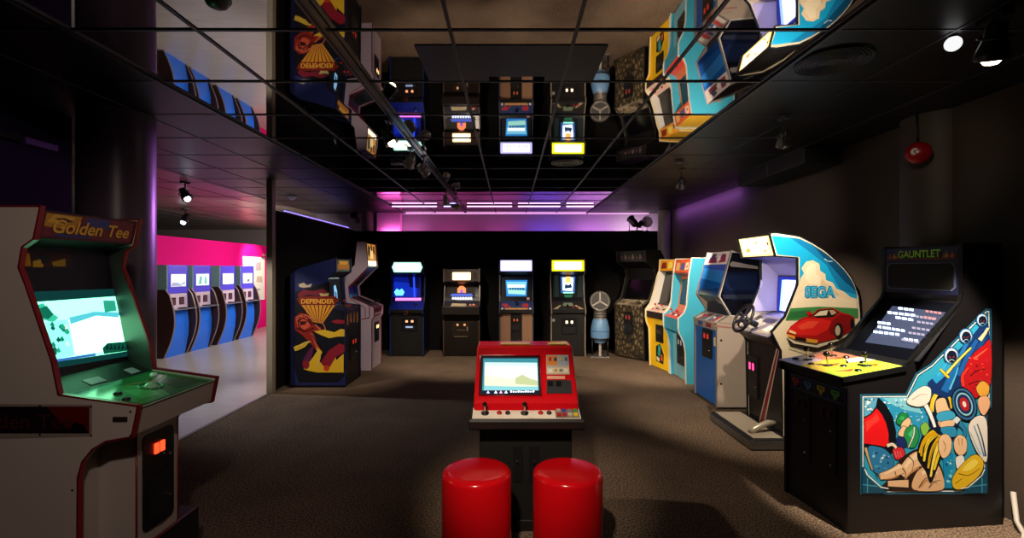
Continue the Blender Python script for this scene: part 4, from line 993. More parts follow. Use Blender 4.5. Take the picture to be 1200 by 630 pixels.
# white lit marquee, brown doors (centre)
c = upright('white_marquee_arcade_machine', 'upright arcade machine with bright white marquee and brown lower front', 605, .635, 1.80, mat('#15151c', .4), mat('#3a3c50', .4), BROWNWOOD)
a = marquee_light(c, '#a8a4e0', '#fff8e4', 1.5)
for k in range(9): a.uv('#c8c0f0', [(-.24 + .055 * k, .05), (-.21 + .055 * k, .05), (-.2 + .055 * k, .09 + .04 * (k % 3)), (-.235 + .055 * k, .1)], 1.0)
a.build('marquee_art', c.part['marquee'])
a = Art(c, 'monitor', .002)
a.px('#10182c', [(588, 324), (622, 324), (622, 350), (588, 350)], .2)
a.px('#2a88d8', [(592.5, 328), (618, 328), (617, 347), (593.5, 347)], .95)
a.px('#7fd4f4', [(593.5, 330), (617, 330), (616, 338), (594.5, 338)], .98); a.px('#e8fbff', [(595, 333.5), (615, 333.5), (615, 336.5), (595, 336.5)], 1); a.px('#a8ecd8', [(595, 339), (616, 340), (615.5, 345), (595.5, 344)], .98)
for k in range(6): a.px('#204880', [(597 + 3 * k, 337), (599 + 3 * k, 337), (598.6 + 3 * k, 339.5), (597.4 + 3 * k, 339.5)], .6)
a.build('screen', c.part['monitor'])
f, L = c.fr['screen_bezel']
a = Art(c, 'control_panel', .001); f, L = c.fr['control_panel']
a.uv('#26386c', [(-.3, .01), (.3, .01), (.3, L - .01), (-.3, L - .01)]); a.uv('#c8904c', [(-.2, .01), (.2, .01), (.22, .05), (-.22, .05)]); a.uv('#b0343c', [(-.27, .1), (-.14, .09), (-.16, .16), (-.26, .16)]); a.uv('#b0343c', [(.1, .1), (.24, .09), (.22, .16), (.12, .16)])
a.build('panel_print', c.part['control_panel'])
c.stick('control_panel', .0, .13, '#10182c', .06, .026)
for u in (-.2, -.12, .14, .2): c.btn('control_panel', u, .08, '#c83030', .017)
for u in (-.26, .26): c.btn('control_panel', u, .03, '#e8e0d0', .018)
f, L = c.fr['front_panel']
MB(f).box(-.105, .105, .0, L, 0, .006, mat('#101012', .4)).build('centre_panel', c.part['front_panel'])
c.fr['cp'] = (f @ Matrix.Translation((0, 0, .006)), L); c.part['cp'] = c.part['front_panel']
c.coin_door('cp', -.01, .60, .17, .26, '#e06030', es=.7)
MB(c.fr['cp'][0]).plate(rrect(-.07, .07, .12, .40, .01), 0, .005, mat('#18181a', .4)).lathe([(.01, .005), (.01, .02)], CHROME, 10, Matrix.Translation((.04, .3, 0))).build('cash_door', c.part['front_panel'])
MB(c.fr['screen_bezel'][0]).box(.2, .25, .02, .07, 0, .003, mat('#d8a0a0', .4)).build('instruction_card', c.part['screen_bezel'])
# yellow lit marquee (right of centre)
c = upright('yellow_marquee_arcade_machine', 'upright black arcade machine with glowing yellow marquee and two white coin lights', 666, .645, 1.80, mat('#121214', .4), mat('#8a7a6c', .4), mat('#0b0908', .5))
a = marquee_light(c, '#d8d818', '#fffbd0', 1.5); a.build('marquee_art', c.part['marquee'])
a = Art(c, 'monitor', .002)
a.px('#0a1418', [(648, 320), (684, 320), (684, 351), (648, 351)], .2)
a.px('#1c3434', [(650, 322), (654, 322), (655, 349), (650, 350)], .4); a.px('#1c3434', [(683, 322), (678, 322), (677, 349), (683, 350)], .4)
a.px('#3c6cb8', [(657, 324), (674, 324), (673.5, 343), (657.5, 343)], .8)
a.px('#cfe4ff', [(659, 325), (672, 325), (671, 341), (659.5, 340)], 1.2); a.px('#f0a050', [(663, 324), (668.5, 324), (669, 331), (662.5, 331)], 1.2); a.px('#24446c', [(661, 332), (666, 334), (671, 331), (670, 337), (662, 338)], .6); a.px('#ffffff', [(660, 327), (662, 328), (662, 335), (660, 336)], 1.4); a.px('#ffffff', [(670, 327), (672, 328), (671, 336), (669.5, 334)], 1.4); a.px('#8ff0d8', [(660, 342), (672, 342), (672, 343.5), (660, 343.5)], 1)
a.px('#2c7c54', [(661, 345), (671, 345), (670, 349), (662, 349)], .6)
a.build('screen', c.part['monitor'])
a = Art(c, 'control_panel', .001)
a.uv('#2c2a24', [(-.3, .01), (.3, .01), (.3, .2), (-.3, .2)]); a.uv('#b8a888', [(-.28, .02), (-.2, .02), (-.12, .12), (-.16, .12)]); a.uv('#b8a888', [(.28, .02), (.2, .02), (.12, .12), (.16, .12)]); a.uv('#8a9a80', [(-.1, .1), (.1, .1), (.08, .18), (-.08, .18)])
a.build('panel_print', c.part['control_panel'])
c.stick('control_panel', -.02, .06, '#181818', .05, .018)
for u in (.1, .17): c.btn('control_panel', u, .07, '#c83030', .015)
c.coin_door('front_panel', .02, .55, .28, .30, '#ffe0b8', es=1.8)
f, L = c.fr['front_panel']; MB(f).plate(ell(-.27, .66, .03), 0, .004, mat('#8a8890', .4)).build('round_sticker', c.part['front_panel'])
# small dark wooden machine
c = upright('dark_wood_arcade_machine', 'shorter dark wooden arcade machine with small lit marquee and shelf control panel', 540.5, .68, 1.62, DARKWOOD, mat('#5a4436', .4), DARKWOOD)
f, L = c.fr['marquee']
a = Art(c, 'marquee', .002)
a.uv('#1c1410', [(-.3, .0), (.3, .0), (.3, L), (-.3, L)]); a.uv('#ffcf90', rrect(-.17, .17, .025, L - .055, .015), 1.4); a.uv('#fff4dc', rrect(-.14, .14, .04, L - .075, .015), 1.8)
a.uv('#5a2a20', [(-.28, .06), (-.22, .05), (-.22, .16), (-.28, .16)], .15); a.uv('#5a2a20', [(.28, .06), (.22, .05), (.22, .16), (.28, .16)], .15)
a.build('marquee_art', c.part['marquee'])
a = Art(c, 'monitor', .002)
a.px('#241a14', [(524, 329), (557, 329), (557, 352), (524, 352)], .25)
a.px('#7a5030', [(532, 331), (551, 331), (550, 333), (533, 333)], .5)
a.px('#e87848', [(536, 343), (536, 338), (539, 335), (543, 335), (546, 338), (546, 343), (543, 343), (542, 339), (540, 339), (539, 343)], 1.0); a.px('#a070e0', [(539, 343), (540, 339), (542, 339), (543, 343)], .8)
a.px('#5068d8', [(529, 344), (553, 344), (554, 347), (528, 347)], .9)
for k in range(8): a.px('#d8e0ff', [(530 + 3 * k, 348), (532 + 3 * k, 348), (532.4 + 3 * k, 351), (529.6 + 3 * k, 351)], 1.2)
a.build('screen', c.part['monitor'])
MB().box(-.345, .345, -.10, .03, .78, .93, DARKWOOD).build('control_shelf', c.root, .006)
a = Art(c, 'control_panel', .001)
a.uv('#c8b890', [(-.2, .09), (.1, .08), (.08, .16), (-.18, .17)]); a.uv('#a84830', [(.13, .08), (.28, .09), (.25, .15), (.14, .15)]); a.build('panel_print', c.part['control_panel'])
for u in (-.12, .0, .16, .22): c.btn('control_panel', u, .13, '#d8c8a0', .015)
f, L = c.fr['front_panel']
d2 = MB(f).plate(rrect(-.17, .15, .36, .63, .01), 0, .008, mat('#2a231e', .4)).build('coin_door', c.part['front_panel'])
for u in (-.07, .06): MB(f).lathe([(.022, .008), (.022, .016), (.012, .018)], glow('#ffb070', .8), 12, Matrix.Translation((u, .575, 0))).build('coin_slot', c.part['front_panel'])
MB(f).box(-.13, .11, .352, .364, .006, .014, mat('#b8a890', .3, .6)).box(-.08, .07, .47, .485, .008, .02, mat('#90806c', .3, .6)).box(.1, .12, .46, .54, .008, .02, mat('#c8b8a0', .3, .5)).build('door_handle', c.part['front_panel'])
# blue glowing machine
c = upright('blue_glow_arcade_machine', 'black arcade machine with blue glowing screen and white green marquee, at left of back row', 476.5, .63, 1.77, mat('#101016', .4), mat('#1c2c6c', .4), mat('#060608', .6))
f, L = c.fr['marquee']; x = c.xi
a = Art(c, 'marquee', .002)
a.uv('#9cdcc0', [(-x + .01, L * .5), (-x + .05, .02), (x - .05, .02), (x - .01, L * .5), (x - .05, L - .02), (-x + .05, L - .02)], 1.0)
a.uv('#f0fff4', [(-x + .05, L * .5), (-x + .08, .04), (x - .08, .04), (x - .05, L * .5), (x - .08, L - .04), (-x + .08, L - .04)], 1.5)
a.uv('#b8c0a0', [(-.06, .09), (.0, .08), (.02, .13), (-.04, .14)], 1.0)
a.build('marquee_art', c.part['marquee'])
a = Art(c, 'monitor', .002)
a.px('#0a1a8c', [(459, 320), (493, 320), (493, 350), (459, 350)], .7); a.px('#1030c0', [(462, 330), (490, 332), (488, 350), (462, 350)], .8); a.px('#0a1050', [(478, 322), (492, 322), (492, 338), (480, 336)], .4)
a.px('#5cc8ff', [(462, 342), (465, 338), (468, 340), (471, 338), (474, 342), (472, 346), (464, 346)], 1.3); a.px('#2040e8', [(484, 324), (486, 324), (487, 350), (485, 350)], 1)
a.build('screen', c.part['monitor'])
f, L = c.fr['screen_bezel']
a = Art(c, 'screen_bezel', .0015)
a.uv('#e070e8', [(-.24, .005), (.24, .005), (.24, .06), (-.24, .06)], 1.2); a.build('lit_strip', c.part['screen_bezel'])
a = Art(c, 'control_panel', .001); a.uv('#1428a0', [(-.29, .01), (.29, .01), (.29, .2), (-.29, .2)]); a.build('panel_print', c.part['control_panel'])
c.stick('control_panel', .17, .12, '#4060e8', .08, .022)
for u in (-.15, -.05): c.btn('control_panel', u, .1, '#3048c0', .015)
c.coin_door('front_panel', .05, .58, .30, .24, '#ff9a70', es=1.2)
f, L = c.fr['front_panel']; MB(f).box(-.02, .11, .52, .55, .012, .02, glow('#a8c0e8', .8)).build('coin_return', c.part['front_panel'])
MB(c.fr['panel_fascia'][0]).torus(.03, .005, mat('#8a3038', .4), Matrix.Translation((.0, .0, .004))).build('round_badge', c.part['panel_fascia'])

# ================================================================== LEFT ROW
# black machine with red, yellow and blue side print
X0, YC, W = -2.228, 6.885, .63
prof = [(.0, .03), (.0, 1.08), (.217, 1.106), (.25, 1.49), (.136, 1.57), (.136, 1.77), (.646, 1.623), (.76, 1.537), (.76, .03)]
inner = [(.01, .04, 'front_panel', mat('#121016', .5)), (.01, .80, 'control_fascia', mat('#1a1014', .4)), (.01, 1.07, 'control_panel', mat('#201418', .35)), (.24, 1.10, 'monitor', mat('#0a0c12', .2)), (.28, 1.49, 'marquee_underside', BLACK), (.145, 1.575, 'marquee', BLACK), (.145, 1.755, 'top_panel', BLACK), (.64, 1.612, None, 0), (.75, 1.53, 'back_panel', BLACK), (.75, .04, None, 0)]
e = Cabinet('blue_side_arcade_machine', 'arcade machine with dark blue side printed with yellow fan and red flames', 'arcade machine', (X0, YC, 0), 90, W, prof, inner, mat('#1c2458', .4), mat('#0a0a10', .4))
MB().box(-W / 2 + .01, W / 2 - .01, .03, .75, 0, .04, BLACK).build('plinth', e.root)
a = Art(e, 'near_minus', .001, .0004)
a.px('#0c0d18', [(346, 342), (372, 334), (386, 330), (388, 360), (404, 364), (404, 440), (396, 448), (350, 448), (345, 430)])
a.px('#7a1c30', [(349, 344), (356, 339), (366, 341), (378, 338), (384, 342), (376, 347), (362, 345), (350, 348)]); a.px('#c8b8a0', [(350, 333), (356, 331), (360, 334), (366, 332), (364, 336), (356, 337), (351, 336)]); a.px('#2a2440', [(372, 346), (382, 342), (390, 350), (386, 356)])
a.px('#c8b070', [(374, 343), (380, 344), (386, 343), (384, 347), (376, 347)])
fan = [(348, 350), (351, 347.5), (394, 347), (397, 350), (377, 378), (367, 378)]
a.px('#d8922c', [(348, 350), (354, 347.5), (388, 347.5), (397, 351), (378, 379), (367, 377)])
for k in range(8):
    x0 = 352 + 5.2 * k; a.px('#5a1e14', [(x0, 357 - .05 * k), (x0 + 1.2, 357), (368.6 + 1.25 * k + .4, 377), (368.6 + 1.25 * k, 377)])
fs = e.fr['near_minus'][0]
s0 = survey(e.root, fs, 353, 355.5); s1 = survey(e.root, fs, 392, 350)
a.px('#7a2018', [(348, 350), (353, 347), (392, 346.5), (397, 350.5), (393, 357), (352, 357)])
a.text('DEFENDER', (s0[0] + s1[0]) / 2, (s0[1] + s1[1]) / 2, abs(s1[1] - s0[1]), '#e8a83a', width=abs(s1[0] - s0[0]), bold=.03)
a.px('#8a2018', [(345, 372), (352, 366), (362, 368), (368, 380), (378, 384), (374, 390), (366, 388), (370, 400), (378, 410), (374, 414), (364, 402), (354, 392), (346, 386)])
a.px('#c85038', [(347, 374), (353, 369), (360, 372), (364, 382), (357, 386), (349, 382)]); a.px('#3a0c10', [(352, 376), (360, 376), (358, 380), (352, 381)]); a.px('#c85038', [(364, 390), (367, 390), (375, 408), (372, 410)])
a.px('#d8b030', [(368, 388), (380, 386), (392, 389), (400, 385), (404, 386), (404, 394), (396, 394), (386, 396), (376, 392)]); a.px('#d8b030', [(344, 406), (350, 404), (358, 400), (364, 399), (358, 406), (350, 410), (346, 411)])
a.px('#8a1c2c', [(388, 376), (396, 374), (404, 375), (404, 379), (394, 379)]); a.px('#8a1c2c', [(376, 424), (386, 410), (398, 402), (404, 404), (404, 412), (394, 418), (386, 432), (378, 432)]); a.px('#5a1c48', [(354, 424), (362, 410), (368, 404), (366, 420), (360, 430)])
a.px('#e0b428', [(356, 432), (366, 420), (374, 408), (378, 412), (374, 422), (384, 434), (394, 418), (396, 436), (372, 436), (362, 434)]); a.px('#c83c28', ell(383, 431, 3.5, 3.5)); a.px('#8a1c2c', ell(359, 427, 4, 5)); a.px('#e0b428', [(384, 436), (396, 420), (403, 414), (403, 436)])
for p in ([(349, 376), (356, 372), (364, 378)], [(348, 384), (358, 388), (368, 384)], [(366, 392), (372, 402), (377, 410)], [(352, 370), (350, 380), (356, 388)], [(360, 370), (366, 380)]): a.line('#2a0a0c', p, 1.1)
for p in ([(362, 372), (372, 374), (380, 380), (382, 386)], [(370, 380), (376, 386)], [(348, 372), (356, 368), (363, 371)]): a.line('#d87858', p, 1.0)
for p in ([(346, 408), (352, 406), (358, 401), (364, 400)], [(372, 430), (376, 418), (372, 408)]): a.line('#d8c060', p, 1.4)
a.build('side_art', e.sides[-1])
a = Art(e, 'monitor', .0015); f, L = e.fr['monitor']
a.uv('#0c0f18', [(-.28, .02), (.28, .02), (.28, L - .02), (-.28, L - .02)], .2); a.uv('#8cc8f0', [(-.06, .06), (.04, .06), (.06, .2), (.02, .29), (-.05, .27)], .9); a.uv('#2a5c98', [(-.03, .09), (.02, .09), (.03, .18), (-.02, .2)], .5)
a.build('screen', e.part['monitor'])
a = Art(e, 'marquee', .0015); f, L = e.fr['marquee']
a.uv('#2a1408', [(-.29, .005), (.29, .005), (.29, L - .005), (-.29, L - .005)]); a.uv('#c87c20', [(-.22, .03), (.22, .03), (.25, .10), (-.25, .10)], .35); a.uv('#e8a030', [(-.16, .10), (.16, .10), (.2, .15), (-.2, .15)], .4)
a.build('marquee_art', e.part['marquee'])
for u in (-.2, .1, .2): e.btn('control_panel', u, .1, '#c83030', .016)
e.stick('control_panel', -.1, .1, '#c02020')
f, L = e.fr['control_fascia']; a = Art(e, 'control_fascia', .001)
for k in range(8):
    u = -.26 + .07 * k; a.uv(['#c89028', '#8a2020', '#d8b040', '#30306c'][k % 4], [(u, .03 + .03 * (k % 3)), (u + .05, .05), (u + .04, .2), (u + .01, .17)])
a.build('fascia_print', e.part['control_fascia'])
e.coin_door('front_panel', 0, .46, .3, .34, '#c83020', es=.6)

# tall white machine, angular side
X0, YC, W = -2.19, 7.99, .58
WL = mat('#d4c0d8', .45)
prof = [(.016, .0), (.016, .80), (-.02, .86), (-.02, 1.0), (.04, 1.03), (.37, 1.17), (.387, 1.33), (.076, 1.64), (.104, 2.05), (.25, 2.05), (.29, 1.68), (.60, 1.36), (.73, 1.1), (.73, 0)]
inner = [(.025, .01, 'front_panel', mat('#cbb8c8', .4)), (.02, .84, 'panel_fascia', mat('#a03048', .4)), (-.01, .99, 'control_panel', mat('#4a2028', .35)), (.12, 1.05, 'screen_bezel', BLACK), (.39, 1.16, 'monitor', mat('#0c0a10', .2)), (.41, 1.33, 'hood_lining', mat('#1a1420', .4)), (.09, 1.645, 'marquee', BLACK), (.115, 2.04, 'top_panel', mat('#b0a0b4', .4)), (.24, 2.04, None, 0), (.28, 1.675, None, 0), (.59, 1.35, None, 0), (.72, 1.1, None, 0), (.72, .01, None, 0)]
w_ = Cabinet('white_side_arcade_machine', 'tall white arcade machine with angled side and lit amber picture on top', 'arcade machine', (X0, YC, 0), 90, W, prof, inner, WL, mat('#8a2038', .4))
f, L = w_.fr['marquee']; x = w_.xi
a = Art(w_, 'marquee', .002)
a.uv('#3a1c10', [(-x, .0), (x, .0), (x, L), (-x, L)]); a.uv('#c88838', [(-x + .02, .1), (x - .02, .1), (x - .02, L - .02), (-x + .02, L - .02)], .8); a.uv('#f8e0b8', [(-x + .02, .02), (x - .02, .02), (x - .02, .1), (-x + .02, .1)], 1.3)
a.uv('#f0c880', [(-.1, .14), (.08, .13), (.1, .26), (-.06, .3)], .9); a.uv('#4a2410', [(-.2, .2), (-.1, .16), (-.06, .32), (-.18, .36)], .3); a.uv('#7a3c18', [(.08, .24), (.2, .2), (.2, .36), (.1, .34)], .4); a.uv('#2a1208', [(-.02, .26), (.05, .28), (.04, .37), (-.03, .36)], .2)
a.build('marquee_art', w_.part['marquee'])
a = Art(w_, 'near_minus', .001)
a.line('#8a2038', [(428, 318), (412, 334), (413, 346), (433, 358), (433, 372), (424, 374)], 1.0); a.line('#8a2038', [(424, 322), (409, 336)], .8); a.line('#8a2038', [(411, 350), (428, 361), (428, 372)], .8)
a.build('side_art', w_.sides[-1])
w_.coin_door('front_panel', .0, .58, .24, .32, '#ffc880', es=1.6)
for u in (-.1, .1): w_.stick('control_panel', u, .06, '#202020')
for u in (-.18, 0, .18): w_.btn('control_panel', u, .06, '#c83040')
a = Art(w_, 'panel_fascia', .001); a.uv('#e0d0d8', [(-.25, .03), (.25, .03), (.25, .06), (-.25, .06)]); a.uv('#601020', [(-.2, .08), (.2, .08), (.2, .12), (-.2, .12)]); a.build('fascia_print', w_.part['panel_fascia'])

# ================================================================== ROUND-HEADED DEVICE beside the yellow marquee machine
GREY = mat('#8c8680', .35, .6)
LBLUE = mat('#6f9ccc', .35)
t = thing('round_headed_standing_device', 'grey and light blue pedestal device with round three-spoked head', 'standing device', (1.66, 8.95, .0), math.radians(-10))
b = MB().box(-.17, .17, -.17, .17, 0, .02, GREY).box(-.17, -.12, -.17, -.12, .02, .03, STEEL).box(.12, .17, -.17, -.12, .02, .03, STEEL).build('base_plate', t, .004)
MB().box(-.022, .022, -.03, .03, .02, .32, mat('#c8c4c0', .3, .3)).tube([(-.14, -.08, .02), (-.14, -.08, .34)], .012, BLACK).tube([(.14, -.08, .02), (.14, -.08, .34)], .012, BLACK).build('support_post', t)
MB().lathe([(.10, .26), (.11, .30), (.165, .33), (.172, .36), (.172, .48), (.165, .55), (.14, .66), (.12, .70)], LBLUE, 28).lathe([(.174, .47), (.177, .475), (.177, .485), (.174, .49)], mat('#4c78a8', .4), 28).lathe([(.174, .325), (.178, .33), (.178, .345), (.174, .35)], BLACK, 28).build('blue_housing', t)
nk = MB(); pr = []
for k in range(7): pr += [(.10 if k % 2 else .122, .70 + .022 * k), (.10 if k % 2 else .122, .712 + .022 * k)]
nk.lathe(pr, GREY, 24).build('ribbed_neck', t)
hd = Matrix.Translation((0, 0, 1.02)) @ Matrix.Rotation(math.radians(88), 4, 'X')
h_ = MB(hd).lathe([(.15, -.10), (.185, -.06), (.19, .03), (.18, .06), (.165, .06), (.16, .045)], mat('#746e6a', .4, .5), 36).build('head', t)
dm = MB(hd @ Matrix.Translation((0, 0, .046))).lathe([(.16, 0), (.158, .004)], mat('#4c4a48', .4), 36)
for k in range(3): dm.box(.0, .155, -.011, .011, .004, .012, mat('#d8d2c8', .35, .4), Matrix.Rotation(math.radians(90 + 120 * k), 4, 'Z'))
dm.torus(.162, .008, mat('#c8c2b8', .3, .6)).lathe([(.03, .004), (.03, .015)], mat('#b8b0a8', .3, .6), 16).build('spoked_dial', h_)

# ================================================================== KIOSKS IN THE SIDE ROOM
KB, KV = mat('#2a7cfa', .35), mat('#6656f4', .35)
FIN = mat('#3a2420', .5)
def kiosk(label, y0, pics, y1=None):
    w = .58
    t = thing('video_kiosk', label, 'kiosk', (-6.2, y0 + w / 2, 0), PI / 2, 'blue video kiosks along the pink wall')
    MB().box(-w / 2 + .025, w / 2 - .025, 0, .42, 1.16, 1.69, KV).build('head', t, .008)
    MB().box(-w / 2, -w / 2 + .02, .004, .44, .90, 1.685, mat('#8cb8b0', .4)).build('head_cheek', t)
    MB().box(w / 2 - .02, w / 2, .004, .44, .90, 1.685, mat('#2c3ca0', .4)).build('head_cheek', t)
    MB().prism([(.0, .88), (.01, 1.16), (.42, 1.16), (.42, .88)], -w / 2 + .025, w / 2 - .025, mat('#e8d0dc', .4)).build('control_block', t)
    MB().prism([(.05, 0), (-.02, .35), (-.03, .6), (.0, .87), (.42, .87), (.42, 0)], -w / 2 + .03, w / 2 - .03, KB).build('lower_body', t)
    for s in (-1, 1):
        arc = [(.05 + -.0, 0)] + [(-.02 - .16 * math.sin(PI * k / 12) + .07 * (1 - k / 12), 1.24 * k / 12) for k in range(1, 12)] + [(.02, 1.24), (.42, 1.24), (.42, 0)]
        x0 = s * w / 2 + (0 if s > 0 else -.03)
        fn = MB().prism(arc, x0, x0 + .03, FIN).build('curved_fin', t)
        ed = MB()
        for (ya, za), (yb, zb) in zip(arc[:13], arc[1:13]):
            fr = frame((0, ya, za), (1, 0, 0), (0, yb - ya, zb - za)); ed.box(x0 - .001, x0 + .031, -.002, math.hypot(yb - ya, zb - za) + .002, -.001, .006, mat('#9a8480', .4, .3), fr)
        ed.build('fin_edge', fn)
    MB().box(-w / 2 - .02, w / 2 + .04, -.15, .02, .862, .88, mat('#a8a4b8', .3, .5)).build('shelf', t)
    MB().box(-.05, .09, -.12, -.03, .88, .90, mat('#1a1420', .4)).build('control_pad', t)
    s = MB().plate(rrect(-.22, .21, 1.28, 1.53, .01), 0, .012, mat('#a8a0e0', .3), frame((0, 0, 0), (1, 0, 0), (0, 0, 1)))
    F0 = frame((0, -.0125, 0), (1, 0, 0), (0, 0, 1))
    s.plate(rrect(-.2, .19, 1.295, 1.515, .008), 0, .001, glow(pics[0], 1.1), F0)
    for k, (cc, q) in enumerate(pics[1]): s.poly(q, .0016 + .0004 * k, glow(cc, .9), F0)
    s.build('screen', t)
    Fc = frame((0, .004, 0), (1, 0, 0), (0, 0, 1))
    for u in (-.13, .10):
        m = MB().plate(rrect(u - .065, u + .065, .95, 1.09, .008), 0, .008, mat('#3c1c2c', .35), Fc)
        for k in range(4): m.poly([(u - .045 + .05 * (k % 2), .965 + .055 * (k // 2)), (u - .005 + .05 * (k % 2), .97 + .055 * (k // 2)), (u - .01 + .05 * (k % 2), 1.01 + .055 * (k // 2)), (u - .045 + .05 * (k % 2), 1.005 + .055 * (k // 2))], .0085, ink('#7a4858'), Fc)
        m.build('picture_card', t)
    return t
kiosk('blue video kiosk with pale grey landscape screen, nearest the round column', 8.74, ('#d8dcec', [('#a8acc8', [(-.2, 1.3), (.1, 1.3), (.0, 1.36), (-.18, 1.37)]), ('#b8d0d8', [(.0, 1.32), (.18, 1.31), (.17, 1.4)])]))
kiosk('blue video kiosk with pale green tinted screen, second from the round column', 9.45, ('#c8ecec', [('#78c0b8', [(-.14, 1.31), (-.04, 1.32), (-.02, 1.46), (-.1, 1.48)]), ('#88ccc8', [(.04, 1.32), (.13, 1.31), (.12, 1.45), (.06, 1.49)]), ('#e8ffff', [(-.05, 1.36), (.05, 1.36), (.04, 1.42), (-.04, 1.42)])]))
kiosk('blue video kiosk with blank white screen, third from the round column', 10.33, ('#f8f6ff', []))
kiosk('blue video kiosk with small dark figure on white screen, beside the lit poster', 11.12, ('#f4f2f8', [('#485868', [(-.03, 1.32), (.05, 1.32), (.06, 1.37), (.01, 1.41), (-.02, 1.37)])]))
t = thing('wall_poster', 'white poster panel lit by a lamp on the pink wall', 'poster', (-6.9, 13.0, 1.37), PI / 2)
MB().box(-.55, .55, -.025, -.002, -.60, .58, mat('#e8e4e0', .5)).build('board', t, .003)
F0 = frame((0, -.0255, 0), (1, 0, 0), (0, 0, 1)); m = MB()
for k, q in enumerate(([(-.4, .1), (-.1, .12), (-.12, .4), (-.38, .42)], [(.05, .2), (.35, .22), (.33, .45), (.08, .42)], [(-.38, -.35), (.3, -.33), (.3, -.28), (-.38, -.3)], [(.1, -.1), (.42, -.12), (.4, .05), (.12, .06)])): m.poly(q, .0005, mat(('#d0b8c0', '#b8a8b8', '#b0a0a8', '#c8b0a8')[k], .5), F0)
m.build('poster_print', t)
MB().tube([(.38, -.03, .56), (.38, -.12, .64)], .015, mat('#7a7478', .4, .5)).box(.28, .5, -.15, -.09, .62, .66, mat('#7a7478', .4, .5)).build('picture_lamp', t)
# ================================================================== CEILING FITTINGS AND LAMPS
def light(name, kind, loc, energy, color, target=None, **k):
    l = bpy.data.lights.new(name, kind); l.energy = energy; l.color = color[:3]
    for a, v in k.items(): setattr(l, a, v)
    o = bpy.data.objects.new(name, l); COL.objects.link(o); o.location = loc
    if target is not None:
        o.rotation_euler = (Vector(target) - Vector(loc)).to_track_quat('-Z', 'Y').to_euler()
    return o
WARM = (1.0, .84, .64); COOL = (.9, .93, 1.0)
def spot(label, loc, target, hang, energy=0, color=WARM, size=55, blend=.5, scale=1.0, body='#4a4648', lens=None, group=None, name='ceiling_spotlight', cat='spotlight'):
    """lamp head on a yoke under a ceiling stem; energy in watts"""
    loc = Vector(loc); t = thing(name, label, cat, loc, 0, group)
    d = (Vector(target) - loc).normalized(); q = d.to_track_quat('Z', 'Y').to_matrix().to_4x4()
    s = scale
    bm = mat(body, .3, .7)
    MB().tube([(0, 0, hang), (0, 0, .035 * s)], .007 * s, bm).box(-.02 * s, .02 * s, -.05 * s, .05 * s, hang - .025, hang, bm).build('stem', t)
    MB(q).torus(.046 * s, .005 * s, bm, Matrix.Translation((0, 0, -.02 * s)), 20).lathe([(.02 * s, -.075 * s), (.03 * s, -.07 * s), (.034 * s, -.02 * s), (.05 * s, .03 * s), (.054 * s, .055 * s), (.05 * s, .058 * s), (.046 * s, .045 * s)], bm, 24).build('lamp_head', t)
    MB(q).lathe([(.028 * s, .044 * s), (.028 * s, .064 * s), (.02 * s, .074 * s), (.0005, .078 * s)], glow(lens, 6) if lens else mat('#b8b4b0', .2, .5), 20).build('lens', t)
    if energy:
        light('lamp_light', 'SPOT', loc + d * .12 * s, energy, color, target, spot_size=math.radians(size), spot_blend=blend, shadow_soft_size=.03)
    return t
# lighting track with its heads
tr = thing('lighting_track', 'long pale ceiling track carrying a line of spotlights', 'lighting track', (-.89, 0, ZC - .006))
MB().box(-.018, .018, 1.2, 9.6, -.034, 0, mat('#7c7880', .28, .9)).build('rail', tr)
m = MB()
for y in (1.2, 9.6): m.box(-.021, .021, y - .012, y + .012, -.037, 0, BLACK)
m.build('end_cap', tr)
m = MB(); m.box(-.006, .006, 1.22, 9.58, -.0352, -.034, BLACK); m.build('rail_slot', tr)
spot('lit spotlight on the ceiling track, nearest to the camera and glowing', (-.92, 3.65, 2.60), (.25, 3.5, .7), .135, 60, WARM, 50, .7, lens='#ffe8c0')
spot('grey spotlight on the ceiling track, above the blue glowing machine reflection', (-.93, 4.5, 2.61), (-2.4, 6.9, .9), .125, 120, WARM, 50, .6, body='#bcb8b4')
spot('grey spotlight on the ceiling track, just beyond the one over the blue reflection', (-.87, 4.85, 2.60), (1.4, 8.2, .1), .135, 380, WARM, 50, .7, body='#bcb8b4')
spot('small spotlight far along the ceiling track, fourth head from the camera', (-.93, 7.0, 2.61), (-.7, 8.5, .3), .125, 170, WARM, 80, .7, body='#bcb8b4')
spot('small spotlight at the far end of the ceiling track', (-.87, 7.7, 2.60), (3.1, 9.7, 2.2), .135, 60, WARM, 24, .7, body='#bcb8b4')
# right side
spot('lit spotlight high at right, over the fantasy machine', (2.22, 2.22, 2.64), (2.62, 3.02, .70), .13, 450, WARM, 44, .5, 1.25, lens='#ffe6c0')
spot('pale spotlight with no visible glow, right of the mirrored ceiling near the box duct', (2.09, 3.70, 2.60), (2.6, 4.75, .9), .17, 150, WARM, 68, .6, body='#9a9694')
spot('small pale spotlight on dark ceiling, at far right of the back row', (1.98, 5.6, 2.60), (2.40, 7.4, 1.0), .17, 260, WARM, 66, .6, body='#9a9694')
gl = thing('white_blur_ball', 'small round white glowing ball, stand-in for a soft blur, near the right spotlight', 'lamp', (2.215, 2.42, 2.768))  # added glowing ball for a soft white blur, no lamp known there
MB().lathe([(.02, -.012), (.02, .002)], BLACK, 16).build('ball_base', gl)
MB().ball(.036, mat('#ffffff', .6, 0, .8, .3), (0, 0, -.038), 20).build('glow_ball', gl)
